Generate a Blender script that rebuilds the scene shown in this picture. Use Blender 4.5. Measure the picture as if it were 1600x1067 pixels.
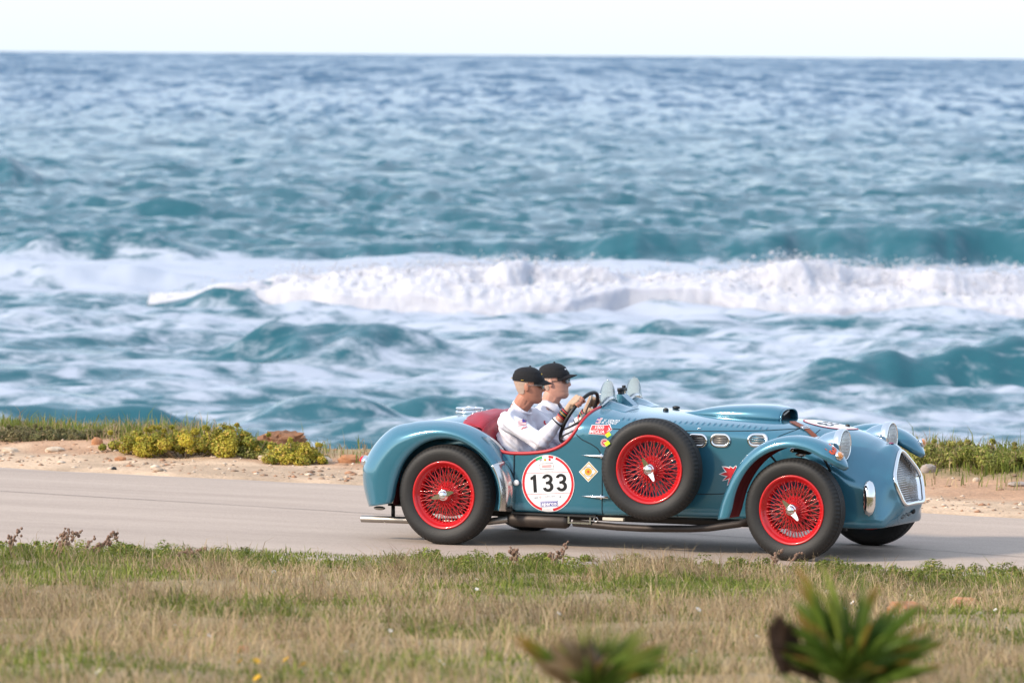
import bpy, bmesh, math, random
import numpy as np
from mathutils import Vector, Matrix
from mathutils.bvhtree import BVHTree
random.seed(7); rng = np.random.default_rng(7)
R = math.radians; PI = math.pi
S = bpy.context.scene; COL = S.collection
for o in list(bpy.data.objects): bpy.data.objects.remove(o)

# ---------------------------------------------------------------- camera, sky, sun, exposure
CAM_H, CAM_D, FPX = 3.311, 40.0, 9122.0
cd = bpy.data.cameras.new('camera'); camo = bpy.data.objects.new('camera', cd); COL.objects.link(camo)
cd.sensor_width = 36.0; cd.lens = FPX/1600*36.0; cd.clip_start = 0.5; cd.clip_end = 90000
pit = math.atan((533.5-86)/FPX); rol = math.atan(12/1600)
fw = Vector((0, math.cos(pit), -math.sin(pit))); u0 = Vector((0, math.sin(pit), math.cos(pit))); r0 = Vector((1, 0, 0))
rt = r0*math.cos(rol)+u0*math.sin(rol); up = u0*math.cos(rol)-r0*math.sin(rol)
camo.matrix_world = Matrix(((rt.x, up.x, -fw.x, 0), (rt.y, up.y, -fw.y, -CAM_D), (rt.z, up.z, -fw.z, CAM_H), (0, 0, 0, 1)))
cd.dof.use_dof = True; cd.dof.focus_distance = 39.6; cd.dof.aperture_fstop = 5.2
S.camera = camo
SUN_EL, SUN_AZ = R(30), R(-118)          # azimuth measured from +Y towards +X
w = bpy.data.worlds.new('World'); S.world = w; w.use_nodes = True
nt = w.node_tree; bg = nt.nodes['Background']
sk = nt.nodes.new('ShaderNodeTexSky'); sk.sky_type = 'NISHITA'; sk.sun_disc = False
sk.sun_elevation = SUN_EL; sk.sun_rotation = SUN_AZ; sk.air_density = 1.0; sk.dust_density = 1.2; sk.ozone_density = 1.0
vl = nt.nodes.new('ShaderNodeMix'); vl.data_type = 'RGBA'; vl.inputs[0].default_value = .60; vl.inputs[7].default_value = (4.6, 5.3, 6.3, 1)   # thin bright high cloud over the whole sky
nt.links.new(sk.outputs[0], vl.inputs[6]); nt.links.new(vl.outputs[2], bg.inputs[0]); bg.inputs[1].default_value = 0.15
sl = bpy.data.lights.new('sun', 'SUN'); sl.energy = 2.6; sl.angle = R(7); sl.color = (1.0, 0.86, 0.70)
so = bpy.data.objects.new('sun', sl); COL.objects.link(so)
sd = Vector((math.sin(SUN_AZ)*math.cos(SUN_EL), math.cos(SUN_AZ)*math.cos(SUN_EL), math.sin(SUN_EL)))
so.rotation_euler = sd.to_track_quat('Z', 'Y').to_euler(); so.location = sd*50
vs = S.view_settings; vs.view_transform = 'Standard'; vs.look = 'None'; vs.exposure = 0.75; vs.gamma = 1; vs.use_curve_mapping = False
S.render.engine = 'CYCLES'
S.cycles.use_denoising = True; S.cycles.max_bounces = 8; S.cycles.caustics_reflective = False; S.cycles.caustics_refractive = False
S.cycles.transparent_max_bounces = 16

# ---------------------------------------------------------------- helpers
def tag(o, label=None, cat=None, group=None, kind=None):
    if label: o['label'] = label
    if cat: o['category'] = cat
    if group: o['group'] = group
    if kind: o['kind'] = kind
    return o
def empty(name, loc=(0, 0, 0), parent=None):
    o = bpy.data.objects.new(name, None); COL.objects.link(o); o.location = loc; o.empty_display_size = .1
    if parent: o.parent = parent
    return o
def link(name, me, mat=None, parent=None, smooth=True):
    o = bpy.data.objects.new(name, me); COL.objects.link(o)
    if mat is not None:
        for m in (mat if isinstance(mat, (list, tuple)) else [mat]): me.materials.append(m)
    if smooth and len(me.polygons): me.polygons.foreach_set('use_smooth', [True]*len(me.polygons))
    if parent: o.parent = parent
    return o
def mesh(name, V, F):
    me = bpy.data.meshes.new(name); me.from_pydata([tuple(v) for v in V], [], [tuple(f) for f in F]); me.update(); return me
def obj(name, V, F, mat=None, parent=None, smooth=True):
    return link(name, mesh(name, V, F), mat, parent, smooth)
def fastmesh(name, V, F, mat, parent=None, smooth=True, attrs=None, cols=None):
    """V (n,3) float array, F (m,k) int array of equal-size faces"""
    V = np.asarray(V, np.float32); F = np.asarray(F, np.int32); k = F.shape[1]
    me = bpy.data.meshes.new(name); me.vertices.add(len(V)); me.vertices.foreach_set('co', V.ravel())
    me.loops.add(F.size); me.loops.foreach_set('vertex_index', F.ravel())
    me.polygons.add(len(F)); me.polygons.foreach_set('loop_start', np.arange(0, F.size, k, dtype=np.int32))
    me.update(calc_edges=True)
    for n, a in (attrs or {}).items():
        at = me.attributes.new(n, 'FLOAT', 'POINT'); at.data.foreach_set('value', np.asarray(a, np.float32).ravel())
    for n, a in (cols or {}).items():
        at = me.attributes.new(n, 'FLOAT_COLOR', 'POINT'); a = np.asarray(a, np.float32)
        if a.shape[1] == 3: a = np.concatenate([a, np.ones((len(a), 1), np.float32)], 1)
        at.data.foreach_set('color', a.ravel())
    return link(name, me, mat, parent, smooth)
def gridfaces(nr, nc, closed=False):
    i = np.arange(nr-1)[:, None]; j = np.arange(nc if closed else nc-1)[None, :]
    a = i*nc+j; b = i*nc+(j+1) % nc
    return np.stack([a, b, b+nc, a+nc], -1).reshape(-1, 4)
class MB:
    """collects primitives into one mesh"""
    def __init__(s): s.V = []; s.F = []
    def add(s, V, F):
        n = len(s.V); s.V += [tuple(v) for v in V]; s.F += [tuple(int(i)+n for i in f) for f in F]; return s
    def box(s, c, d, rot=None):
        V = [Vector((x*d[0]/2, y*d[1]/2, z*d[2]/2)) for x in (-1, 1) for y in (-1, 1) for z in (-1, 1)]
        if rot is not None: V = [rot @ v for v in V]
        return s.add([v+Vector(c) for v in V], [(0, 1, 3, 2), (4, 6, 7, 5), (0, 4, 5, 1), (2, 3, 7, 6), (0, 2, 6, 4), (1, 5, 7, 3)])
    def tube(s, P, r, n=10, closed=False, cap=True, flat=None):
        P = [Vector(p) for p in P]; m = len(P); rr = r if hasattr(r, '__len__') else [r]*m
        T = []
        for i in range(m):
            a = P[(i-1) % m] if (closed or i > 0) else P[i]; b = P[(i+1) % m] if (closed or i < m-1) else P[i]
            t = b-a; T.append(t.normalized() if t.length > 1e-9 else Vector((0, 0, 1)))
        ref = Vector((0, 0, 1)) if abs(T[0].z) < .9 else Vector((0, 1, 0))
        N = (ref-T[0]*ref.dot(T[0])).normalized(); V = []
        for i in range(m):
            N = (N-T[i]*N.dot(T[i]))
            N = N.normalized() if N.length > 1e-6 else Vector((1, 0, 0)); B = T[i].cross(N)
            for k in range(n):
                a = 2*PI*k/n; V.append(P[i]+(N*math.cos(a)+B*math.sin(a)*(flat or 1))*rr[i])
        F = []
        for i in range(m if closed else m-1):
            for k in range(n):
                F.append((i*n+k, i*n+(k+1) % n, ((i+1) % m)*n+(k+1) % n, ((i+1) % m)*n+k))
        if cap and not closed: F += [tuple(range(n))[::-1], tuple((m-1)*n+k for k in range(n))]
        return s.add(V, F)
    def lathe(s, prof, n=48, M=None, closed=False):
        """prof list of (r, h) about local Z; M places it"""
        M = M or Matrix(); V = []; k = len(prof)
        for i in range(n):
            a = 2*PI*i/n
            for r, h in prof: V.append(M @ Vector((r*math.cos(a), r*math.sin(a), h)))
        F = []
        for i in range(n):
            for j in range(k if closed else k-1):
                F.append((i*k+j, ((i+1) % n)*k+j, ((i+1) % n)*k+(j+1) % k, i*k+(j+1) % k))
        return s.add(V, F)
    def ball(s, c, r, nu=16, nv=10, M=None):
        r = r if hasattr(r, '__len__') else (r, r, r); V = []; 
        for j in range(nv+1):
            t = PI*j/nv
            for i in range(nu):
                a = 2*PI*i/nu; p = Vector((r[0]*math.sin(t)*math.cos(a), r[1]*math.sin(t)*math.sin(a), r[2]*math.cos(t)))
                if M is not None: p = M @ p
                V.append(p+Vector(c))
        return s.add(V, gridfaces(nv+1, nu, True))
    def build(s, name, mat=None, parent=None, smooth=True, merge=False):
        me = mesh(name, s.V, s.F)
        if merge:
            b = bmesh.new(); b.from_mesh(me); bmesh.ops.remove_doubles(b, verts=b.verts, dist=1e-5); bmesh.ops.recalc_face_normals(b, faces=b.faces); b.to_mesh(me); b.free()
        return link(name, me, mat, parent, smooth)
def sharp(o, ang=35):
    me = o.data
    try: me.set_sharp_from_angle(angle=R(ang))
    except Exception: pass
    return o
def recalc(o):
    b = bmesh.new(); b.from_mesh(o.data); bmesh.ops.remove_doubles(b, verts=b.verts, dist=1e-5); bmesh.ops.recalc_face_normals(b, faces=b.faces); b.to_mesh(o.data); b.free(); return o
def crom(xs, ys, xq):
    """monotone-ish cubic (Hermite with limited finite differences); ys (n,k)"""
    xs = np.asarray(xs, float); ys = np.asarray(ys, float); one = ys.ndim == 1
    if one: ys = ys[:, None]
    h = np.diff(xs)[:, None]; d = np.diff(ys, axis=0)/h
    m = np.zeros_like(ys); m[0] = d[0]; m[-1] = d[-1]
    m[1:-1] = np.where(d[:-1]*d[1:] > 0, (h[:-1]+h[1:])*d[:-1]*d[1:]*3/np.where(d[:-1]*d[1:] > 0, (2*h[1:]+h[:-1])*d[1:]+(h[1:]+2*h[:-1])*d[:-1], 1), 0)
    xq = np.atleast_1d(np.asarray(xq, float)); i = np.clip(np.searchsorted(xs, xq)-1, 0, len(xs)-2)
    t = ((xq-xs[i])/h[i, 0])[:, None]; t = np.clip(t, 0, 1); H = h[i]
    y = (2*t**3-3*t**2+1)*ys[i]+(t**3-2*t**2+t)*H*m[i]+(-2*t**3+3*t**2)*ys[i+1]+(t**3-t**2)*H*m[i+1]
    return y[:, 0] if one else y
def hsh(i, j, k=0):
    i = np.asarray(i, np.int64); j = np.asarray(j, np.int64)
    n = (i*374761393+j*668265263+np.int64(k)*1274126177) & 0x7fffffff
    n = ((n ^ (n >> 13))*1274126177) & 0x7fffffff
    return ((n ^ (n >> 16)) & 0xffff)/65535.0
def vn(x, y, k=0):
    x = np.asarray(x, float); y = np.asarray(y, float); i = np.floor(x); j = np.floor(y); fx = x-i; fy = y-j
    fx = fx*fx*fx*(fx*(fx*6-15)+10); fy = fy*fy*fy*(fy*(fy*6-15)+10)
    a = hsh(i, j, k); b = hsh(i+1, j, k); c = hsh(i, j+1, k); d = hsh(i+1, j+1, k)
    return (a*(1-fx)+b*fx)*(1-fy)+(c*(1-fx)+d*fx)*fy
def fbm(x, y, k=0, o=4, g=.5):
    s = 0; a = 1; n = 0
    for q in range(o):
        s = s+a*vn(x, y, k+q*17); n += a; a *= g; x = x*2.03+5.1; y = y*2.03+1.7
    return s/n
def sstep(a, b, x):
    t = np.clip((np.asarray(x, float)-a)/(b-a), 0, 1); return t*t*(3-2*t)

# ---------------------------------------------------------------- materials
def nodemat(name):
    m = bpy.data.materials.new(name); m.use_nodes = True; return m, m.node_tree, m.node_tree.nodes['Principled BSDF']
def mat(name, col, rough=.5, metal=0., coat=0., noise=0., nscale=20., bump=0., bscale=80., spec=.5, trans=0., ior=1.45, sheen=0., emit=None, estr=0., croc=.03):
    m, t, b = nodemat(name)
    b.inputs['Base Color'].default_value = (*col, 1); b.inputs['Roughness'].default_value = rough; b.inputs['Metallic'].default_value = metal
    b.inputs['Coat Weight'].default_value = coat; b.inputs['Coat Roughness'].default_value = croc
    b.inputs['Specular IOR Level'].default_value = spec; b.inputs['Transmission Weight'].default_value = trans; b.inputs['IOR'].default_value = ior
    b.inputs['Sheen Weight'].default_value = sheen
    if emit: b.inputs['Emission Color'].default_value = (*emit, 1); b.inputs['Emission Strength'].default_value = estr
    if noise or bump: tc = t.nodes.new('ShaderNodeTexCoord')
    if noise:
        n = t.nodes.new('ShaderNodeTexNoise'); n.inputs['Scale'].default_value = nscale; n.inputs['Detail'].default_value = 4
        t.links.new(tc.outputs['Object'], n.inputs['Vector'])
        mx = t.nodes.new('ShaderNodeMix'); mx.data_type = 'RGBA'
        mx.inputs[6].default_value = (*[c*(1-noise) for c in col], 1); mx.inputs[7].default_value = (*[min(1, c*(1+noise)) for c in col], 1)
        t.links.new(n.outputs[0], mx.inputs[0]); t.links.new(mx.outputs[2], b.inputs['Base Color'])
    if bump:
        n2 = t.nodes.new('ShaderNodeTexNoise'); n2.inputs['Scale'].default_value = bscale; n2.inputs['Detail'].default_value = 3
        t.links.new(tc.outputs['Object'], n2.inputs['Vector']); bp = t.nodes.new('ShaderNodeBump'); bp.inputs['Strength'].default_value = bump; bp.inputs['Distance'].default_value = .01
        t.links.new(n2.outputs[0], bp.inputs['Height']); t.links.new(bp.outputs[0], b.inputs['Normal'])
    return m
def vcol_mat(name, attr='col', rough=.8, noise=.25, nscale=30., bump=.3, bscale=60., trans=0., spec=.3):
    m, t, b = nodemat(name); a = t.nodes.new('ShaderNodeAttribute'); a.attribute_name = attr
    b.inputs['Roughness'].default_value = rough; b.inputs['Specular IOR Level'].default_value = spec
    tc = t.nodes.new('ShaderNodeTexCoord'); src = a.outputs['Color']
    if noise:
        n = t.nodes.new('ShaderNodeTexNoise'); n.inputs['Scale'].default_value = nscale; n.inputs['Detail'].default_value = 6; n.inputs['Roughness'].default_value = .65
        t.links.new(tc.outputs['Object'], n.inputs['Vector'])
        mr = t.nodes.new('ShaderNodeMapRange'); mr.inputs[1].default_value = .25; mr.inputs[2].default_value = .75; mr.inputs[3].default_value = 1-noise; mr.inputs[4].default_value = 1+noise
        t.links.new(n.outputs[0], mr.inputs[0]); vm = t.nodes.new('ShaderNodeVectorMath'); vm.operation = 'SCALE'
        t.links.new(src, vm.inputs[0]); t.links.new(mr.outputs[0], vm.inputs['Scale']); src = vm.outputs[0]
    t.links.new(src, b.inputs['Base Color'])
    if bump:
        n2 = t.nodes.new('ShaderNodeTexNoise'); n2.inputs['Scale'].default_value = bscale; n2.inputs['Detail'].default_value = 5
        t.links.new(tc.outputs['Object'], n2.inputs['Vector']); bp = t.nodes.new('ShaderNodeBump'); bp.inputs['Strength'].default_value = bump; bp.inputs['Distance'].default_value = .02
        t.links.new(n2.outputs[0], bp.inputs['Height']); t.links.new(bp.outputs[0], b.inputs['Normal'])
    if trans: 
        tr = t.nodes.new('ShaderNodeBsdfTranslucent'); t.links.new(src, tr.inputs[0]); ms = t.nodes.new('ShaderNodeMixShader'); ms.inputs[0].default_value = trans
        t.links.new(b.outputs[0], ms.inputs[1]); t.links.new(tr.outputs[0], ms.inputs[2]); t.links.new(ms.outputs[0], t.nodes['Material Output'].inputs[0])
    return m
M_PAINT = mat('paint_blue', (.045, .178, .258), .17, .35, 1.0, noise=.06, nscale=3)
M_RED = mat('red_enamel', (.50, .008, .012), .3, 0, .6)
M_REDIN = mat('red_fender_lining', (.16, .008, .012), .55)
M_TYRE = mat('tyre_rubber', (.014, .0135, .0135), .58, noise=.35, nscale=9, bump=.15, bscale=120)
M_CHROME = mat('chrome', (.80, .80, .80), .07, 1.0)
M_ALU = mat('polished_aluminium', (.62, .61, .60), .2, 1.0, noise=.12, nscale=14)
M_STEEL = mat('dull_steel', (.36, .33, .30), .42, .9, noise=.3, nscale=12)
M_SOOT = mat('dark_exhaust_metal', (.055, .045, .04), .5, .6, noise=.4, nscale=15)
M_BLACK = mat('black_part', (.012, .012, .013), .45)
M_DARK = mat('dark_void', (.006, .006, .007), .8)
M_LEATHER = mat('red_leather', (.34, .014, .028), .42, noise=.2, nscale=25, bump=.25, bscale=90)
M_PIPING = mat('red_piping', (.42, .02, .03), .4)
M_BROWN = mat('brown_leather', (.17, .045, .018), .5, noise=.25, nscale=40, bump=.2, bscale=120)
M_WHITE = mat('sticker_white', (.78, .78, .80), .35)
M_STRED = mat('sticker_red', (.55, .02, .03), .35)
M_STBLK = mat('sticker_black', (.010, .010, .012), .35)
M_STGRN = mat('sticker_green', (.02, .35, .12), .35)
M_STGOLD = mat('sticker_gold', (.58, .36, .04), .35)
M_STBLUE = mat('sticker_blue', (.05, .05, .28), .35)
M_STGREY = mat('sticker_grey', (.30, .31, .36), .4)
M_STPINK = mat('sticker_pink', (.70, .25, .25), .4)
M_ORANGE = mat('sticker_orange', (.65, .08, .02), .4)
M_LIME = mat('lime_tag', (.55, .85, .02), .45)
M_AMBER = mat('amber_lens', (.75, .32, .12), .15, trans=.3)
M_LENS = mat('lamp_lens', (.85, .87, .87), .18, trans=.45)
M_REFL = mat('lamp_reflector', (.85, .86, .86), .25, 1.0)
def glassmat():
    m, t, b = nodemat('clear_screen'); g = t.nodes.new('ShaderNodeBsdfGlossy'); g.inputs['Roughness'].default_value = .03
    tr = t.nodes.new('ShaderNodeBsdfTransparent'); tr.inputs[0].default_value = (.94, .985, .98, 1)
    lw = t.nodes.new('ShaderNodeLayerWeight'); lw.inputs[0].default_value = .35; ms = t.nodes.new('ShaderNodeMixShader')
    mr = t.nodes.new('ShaderNodeMapRange'); mr.inputs[3].default_value = .24; mr.inputs[4].default_value = .8; t.links.new(lw.outputs['Fresnel'], mr.inputs[0])
    t.links.new(mr.outputs[0], ms.inputs[0]); t.links.new(tr.outputs[0], ms.inputs[1]); t.links.new(g.outputs[0], ms.inputs[2]); t.links.new(ms.outputs[0], t.nodes['Material Output'].inputs[0])
    return m
M_GLASS = glassmat()
M_SKIN = mat('skin', (.46, .20, .13), .5, noise=.15, nscale=30)
M_SKIN2 = mat('skin_pale', (.56, .29, .21), .5, noise=.12, nscale=30)
M_SHIRT = mat('white_cotton', (.74, .73, .80), .85, noise=.06, nscale=9, bump=.25, bscale=25, sheen=.2)
M_TROUS = mat('light_trousers', (.58, .57, .66), .85, bump=.3, bscale=20)
M_CAP = mat('black_cap_cloth', (.007, .007, .009), .85, bump=.3, bscale=60)
M_HAIR = mat('short_grey_hair', (.46, .33, .26), .8, bump=.4, bscale=300)
M_GLOVE = mat('tan_glove', (.48, .33, .23), .75, noise=.3, nscale=60, bump=.4, bscale=150)
M_SHADES = mat('dark_lenses', (.01, .01, .012), .05, coat=1)
# ---------------------------------------------------------------- sea
SEA_Z = -2.5; HC = CAM_H-SEA_Z
def sea_d(py): return HC*FPX/(py-86.0)
def ridge(X, Y, pyb, amp, px0, px1, front, back, k, soft=.25, wob=1.0, skew=0.0):
    d0 = sea_d(pyb); Yc = d0-40.0+front*.6; x0 = (px0-800)/FPX*d0; x1 = (px1-800)/FPX*d0
    yc = Yc+(fbm(X*.12, X*0+k, k, 3)-.5)*2*wob*front+(fbm(X*.6, X*0+k, k+3, 3)-.5)*.9*front+skew*(X-x0)
    q = Y-yc; s = (x1-x0)*soft
    md = .30+1.25*fbm(X*.085+2, X*0+3.3, k+5, 3) if k == 2 else .50+.95*fbm(X*.30, X*0+3.3, k+5, 4)
    win = sstep(x0-s*.3, x0+s, X)*(1-sstep(x1-s, x1+s*.3, X))*md
    prof = np.where(q < 0, np.exp(-(q/(front*.55))**2), np.exp(-(q/(back*.7))**2))
    return amp*win*prof
def sea_height(X, Y):
    X = np.asarray(X, float); Y = np.asarray(Y, float); d = Y+40
    r = np.random.default_rng(11); h = np.zeros_like(X)
    Xw = X+1.6*(vn(X*.07, Y*.05, 91)-.5)*4; Yw = Y+(vn(X*.09, Y*.06, 92)-.5)*5
    n = 64
    for i in range(n):
        lam = .8*(9/.8)**(i/(n-1)); th = r.normal(0, .6 if lam < 5 else .35); ph = r.uniform(0, 2*PI)
        a = .017*lam**.62*r.uniform(.6, 1.3)
        dd = 1.0
        s = np.sin(2*PI/lam*(math.sin(th)*Xw+math.cos(th)*Yw)+ph)
        h += a*dd*(s+.25*(s*s-.5))
    h *= .72*(.5+.9*fbm(X*.028, Y*.02, 44, 3))
    h *= (1+.35*sstep(200, 700, d))
    h *= 1-.7*np.clip(ridge(X, Y, *RIDGES[1])/RIDGES[1][1], 0, 1)
    for a in RIDGES: h += ridge(X, Y, *a)
    return h
#        base px, amp, x px range,      front, back, seed
RIDGES = [(487, .74, 235, 1950, 1.7, 3.6, 1, .14, .35),
          (413, 1.22, 380, 1900, 2.6, 4.5, 2, .26, .55),
          (412, .55, -60, 330, 2.2, 4.0, 10, .3, .6),
          (577, .86, 300, 720, 1.5, 2.6, 3, .45, .5),
          (607, .80, 1210, 1760, 1.5, 2.8, 4, .4, .6),
          (645, .32, 560, 860, 1.2, 2.2, 5, .4, .7),
          (298, 1.25, -300, 190, 3.4, 6.0, 6, .5, .8),
          (692, .30, -200, 330, 1.1, 2.2, 7, .2, .8),
          (560, .36, 720, 1010, 1.1, 2.0, 9, .35, .8),
          (528, .34, 960, 1330, 1.2, 2.2, 12, .3, .8),
          (455, .5, -200, 330, 1.6, 3.0, 8, .3, .6),
          (668, .30, 380, 620, 1.0, 1.8, 13, .3, .6)]
def sea_material():
    m, t, b = nodemat('sea_water'); L = t.links.new; N = t.nodes.new
    geo = N('ShaderNodeNewGeometry'); dep = N('ShaderNodeAttribute'); dep.attribute_name = 'deep'; fo = N('ShaderNodeAttribute'); fo.attribute_name = 'foam'
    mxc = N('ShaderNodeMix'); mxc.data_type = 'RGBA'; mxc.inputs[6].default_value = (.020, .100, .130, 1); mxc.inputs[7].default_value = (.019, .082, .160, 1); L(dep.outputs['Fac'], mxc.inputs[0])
    b.inputs['IOR'].default_value = 1.33; b.inputs['Roughness'].default_value = .16; L(mxc.outputs[2], b.inputs['Base Color'])
    def nz(scale, sx, sy, det=3, rough=.55):
        mp = N('ShaderNodeMapping'); mp.inputs['Scale'].default_value = (sx, sy, .6); L(geo.outputs['Position'], mp.inputs[0])
        n = N('ShaderNodeTexNoise'); n.inputs['Scale'].default_value = scale; n.inputs['Detail'].default_value = det; n.inputs['Roughness'].default_value = rough; L(mp.outputs[0], n.inputs['Vector']); return n
    def vm(op, a, bb=None, sc=None):
        v = N('ShaderNodeVectorMath'); v.operation = op; L(a, v.inputs[0])
        if bb is not None:
            if hasattr(bb, 'default_value'): L(bb, v.inputs[1])
            else: v.inputs[1].default_value = bb
        if sc is not None: v.inputs['Scale'].default_value = sc
        return v.outputs[0]
    n1 = nz(1.0, .75, 1.1, 4); n2 = nz(3.1, .8, 1.0, 2)
    a1 = vm('SUBTRACT', n1.outputs['Color'], (.5, .5, .5)); a2 = vm('SUBTRACT', n2.outputs['Color'], (.5, .5, .5))
    s1 = vm('MULTIPLY', a1, (.5, .95, 0)); s2 = vm('MULTIPLY', a2, (.35, .6, 0))
    ch = N('ShaderNodeAttribute'); ch.attribute_name = 'chop'; cv = N('ShaderNodeCombineXYZ'); L(ch.outputs['Fac'], cv.inputs[1])
    nn = vm('NORMALIZE', vm('ADD', vm('ADD', vm('ADD', geo.outputs['Normal'], s1), s2), cv.outputs[0])); L(nn, b.inputs['Normal'])
    # foam: streaky lace whose cover follows the mesh attribute
    f1 = nz(.85, .55, .8, 6, .62); f1.inputs['Distortion'].default_value = 1.2
    f2 = nz(3.4, .6, .8, 5, .65); f2.inputs['Distortion'].default_value = .6
    def ma(op, a, c=None, v=None, clamp=False):
        q = N('ShaderNodeMath'); q.operation = op; L(a, q.inputs[0]); q.use_clamp = clamp
        if c is not None: L(c, q.inputs[1])
        if v is not None: q.inputs[1].default_value = v
        return q.outputs[0]
    mixn = ma('ADD', ma('MULTIPLY', f1.outputs[0], v=.68), ma('MULTIPLY', f2.outputs[0], v=.32))
    thr = N('ShaderNodeMapRange'); L(fo.outputs['Fac'], thr.inputs[0]); thr.inputs[1].default_value = 0; thr.inputs[2].default_value = 1; thr.inputs[3].default_value = .72; thr.inputs[4].default_value = .24
    df = ma('SUBTRACT', mixn, thr.outputs[0]); fm = N('ShaderNodeMapRange'); fm.interpolation_type = 'SMOOTHSTEP'
    L(df, fm.inputs[0]); fm.inputs[1].default_value = -.07; fm.inputs[2].default_value = .13
    fs = N('ShaderNodeBsdfPrincipled'); fs.inputs['Base Color'].default_value = (.48, .515, .60, 1); fs.inputs['Roughness'].default_value = .7; fs.inputs['Specular IOR Level'].default_value = .2
    ms = N('ShaderNodeMixShader'); L(ma('MULTIPLY', fm.outputs[0], v=.86), ms.inputs[0]); L(b.outputs[0], ms.inputs[1]); L(fs.outputs[0], ms.inputs[2]); L(ms.outputs[0], t.nodes['Material Output'].inputs[0])
    return m
def foam_field(X, Y):
    d = Y+40; py = 86+HC*FPX/d
    band = np.interp(d, [50, 84, 90, 100, 108, 120, 128, 134, 142, 150, 160, 166, 175, 200, 260, 600], [.42, .48, .52, .52, .48, .52, .54, .50, .72, .80, .64, .20, .14, .08, .03, 0])
    big = fbm(X*.05+3, d*.045, 31, 3)
    f = band+(big-.5)*.75*sstep(240, 150, d)
    # smooth sheet of spent foam left of and behind the breaker
    f += .35*sstep(142, 150, d)*(1-sstep(158, 172, d))*sstep(20, -14, X)
    return np.clip(f, 0, 1)
def build_sea():
    tx = np.concatenate([-np.geomspace(4, .46, 24), -np.linspace(.45, .121, 150), np.linspace(-.12, .12, 640), np.linspace(.121, .45, 150), np.geomspace(.46, 4, 24)])
    po = np.concatenate([np.linspace(1050, 640, 40), np.arange(638, 60, -.95), np.arange(60, 6, -.8), [5.4, 4.6, 3.8, 3.0, 2.4, 1.8, 1.2, .8]])
    d = HC*FPX/po; D, T = np.meshgrid(d, tx, indexing='ij'); X = T*D; Y = D-40
    Z = SEA_Z+sea_height(X, Y)*(1-sstep(3500, 7000, D))
    base = foam_field(X, Y)
    # wave faces shed foam, hollows and crests gather it
    for a in RIDGES[:8]:
        rr = ridge(X, Y, *a)/a[1]; d0 = sea_d(a[0]); face = rr*(Y+40 < d0+a[4]*1.0)
        base = base-.24*face
    sw = np.clip(ridge(X, Y, *RIDGES[1])/RIDGES[1][1], 0, 1); base = base-.85*sw
    bf = np.exp(-((Y-(sea_d(487)-40-1.2))/1.5)**2)*sstep(380, 560, X/sea_d(487)*FPX+800); base = base+.30*bf
    V = np.stack([X, Y, Z], -1).reshape(-1, 3)
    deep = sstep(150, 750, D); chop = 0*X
    for k in range(12):
        cx = .35*1.6**k; wgt = np.exp(-(np.log2(cx*FPX/D/26))**2/.9); chop = chop+wgt*(fbm(X/cx+k*3.1, Y/(4.2*cx*cx+1.2*cx)+k*1.7, 140+k, 2)-.5)
    chop = chop*(1-.55*np.clip(ridge(X, Y, *RIDGES[1])/RIDGES[1][1], 0, 1)); chop = -np.clip(chop*2.3+.08, -.3, 1.0)*(.27-.06*sstep(500, 3000, D))*(1-.5*sstep(170, 150, D))-.03-.14*sstep(250, 1500, D)
    o = fastmesh('sea', V, gridfaces(len(d), len(tx)), sea_material(), attrs={'foam': np.clip(base, 0, 1), 'deep': deep, 'chop': chop})
    tag(o, 'choppy blue green sea with rolling waves', None, None, 'structure')
def soft_foam(name, sss):
    m = mat(name, (.46, .46, .50) if sss else (.72, .72, .75), .95, spec=.1, bump=.6 if sss else 0, bscale=9); t = m.node_tree; b = t.nodes['Principled BSDF']
    if sss: b.inputs['Subsurface Weight'].default_value = 1.0; b.inputs['Subsurface Radius'].default_value = (.28, .28, .30); b.inputs['Subsurface Scale'].default_value = 1.0
    else:
        tr = t.nodes.new('ShaderNodeBsdfTranslucent'); tr.inputs[0].default_value = (.75, .75, .78, 1); ms = t.nodes.new('ShaderNodeMixShader'); ms.inputs[0].default_value = .5
        t.links.new(b.outputs[0], ms.inputs[1]); t.links.new(tr.outputs[0], ms.inputs[2]); t.links.new(ms.outputs[0], t.nodes['Material Output'].inputs[0])
    return m
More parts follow.
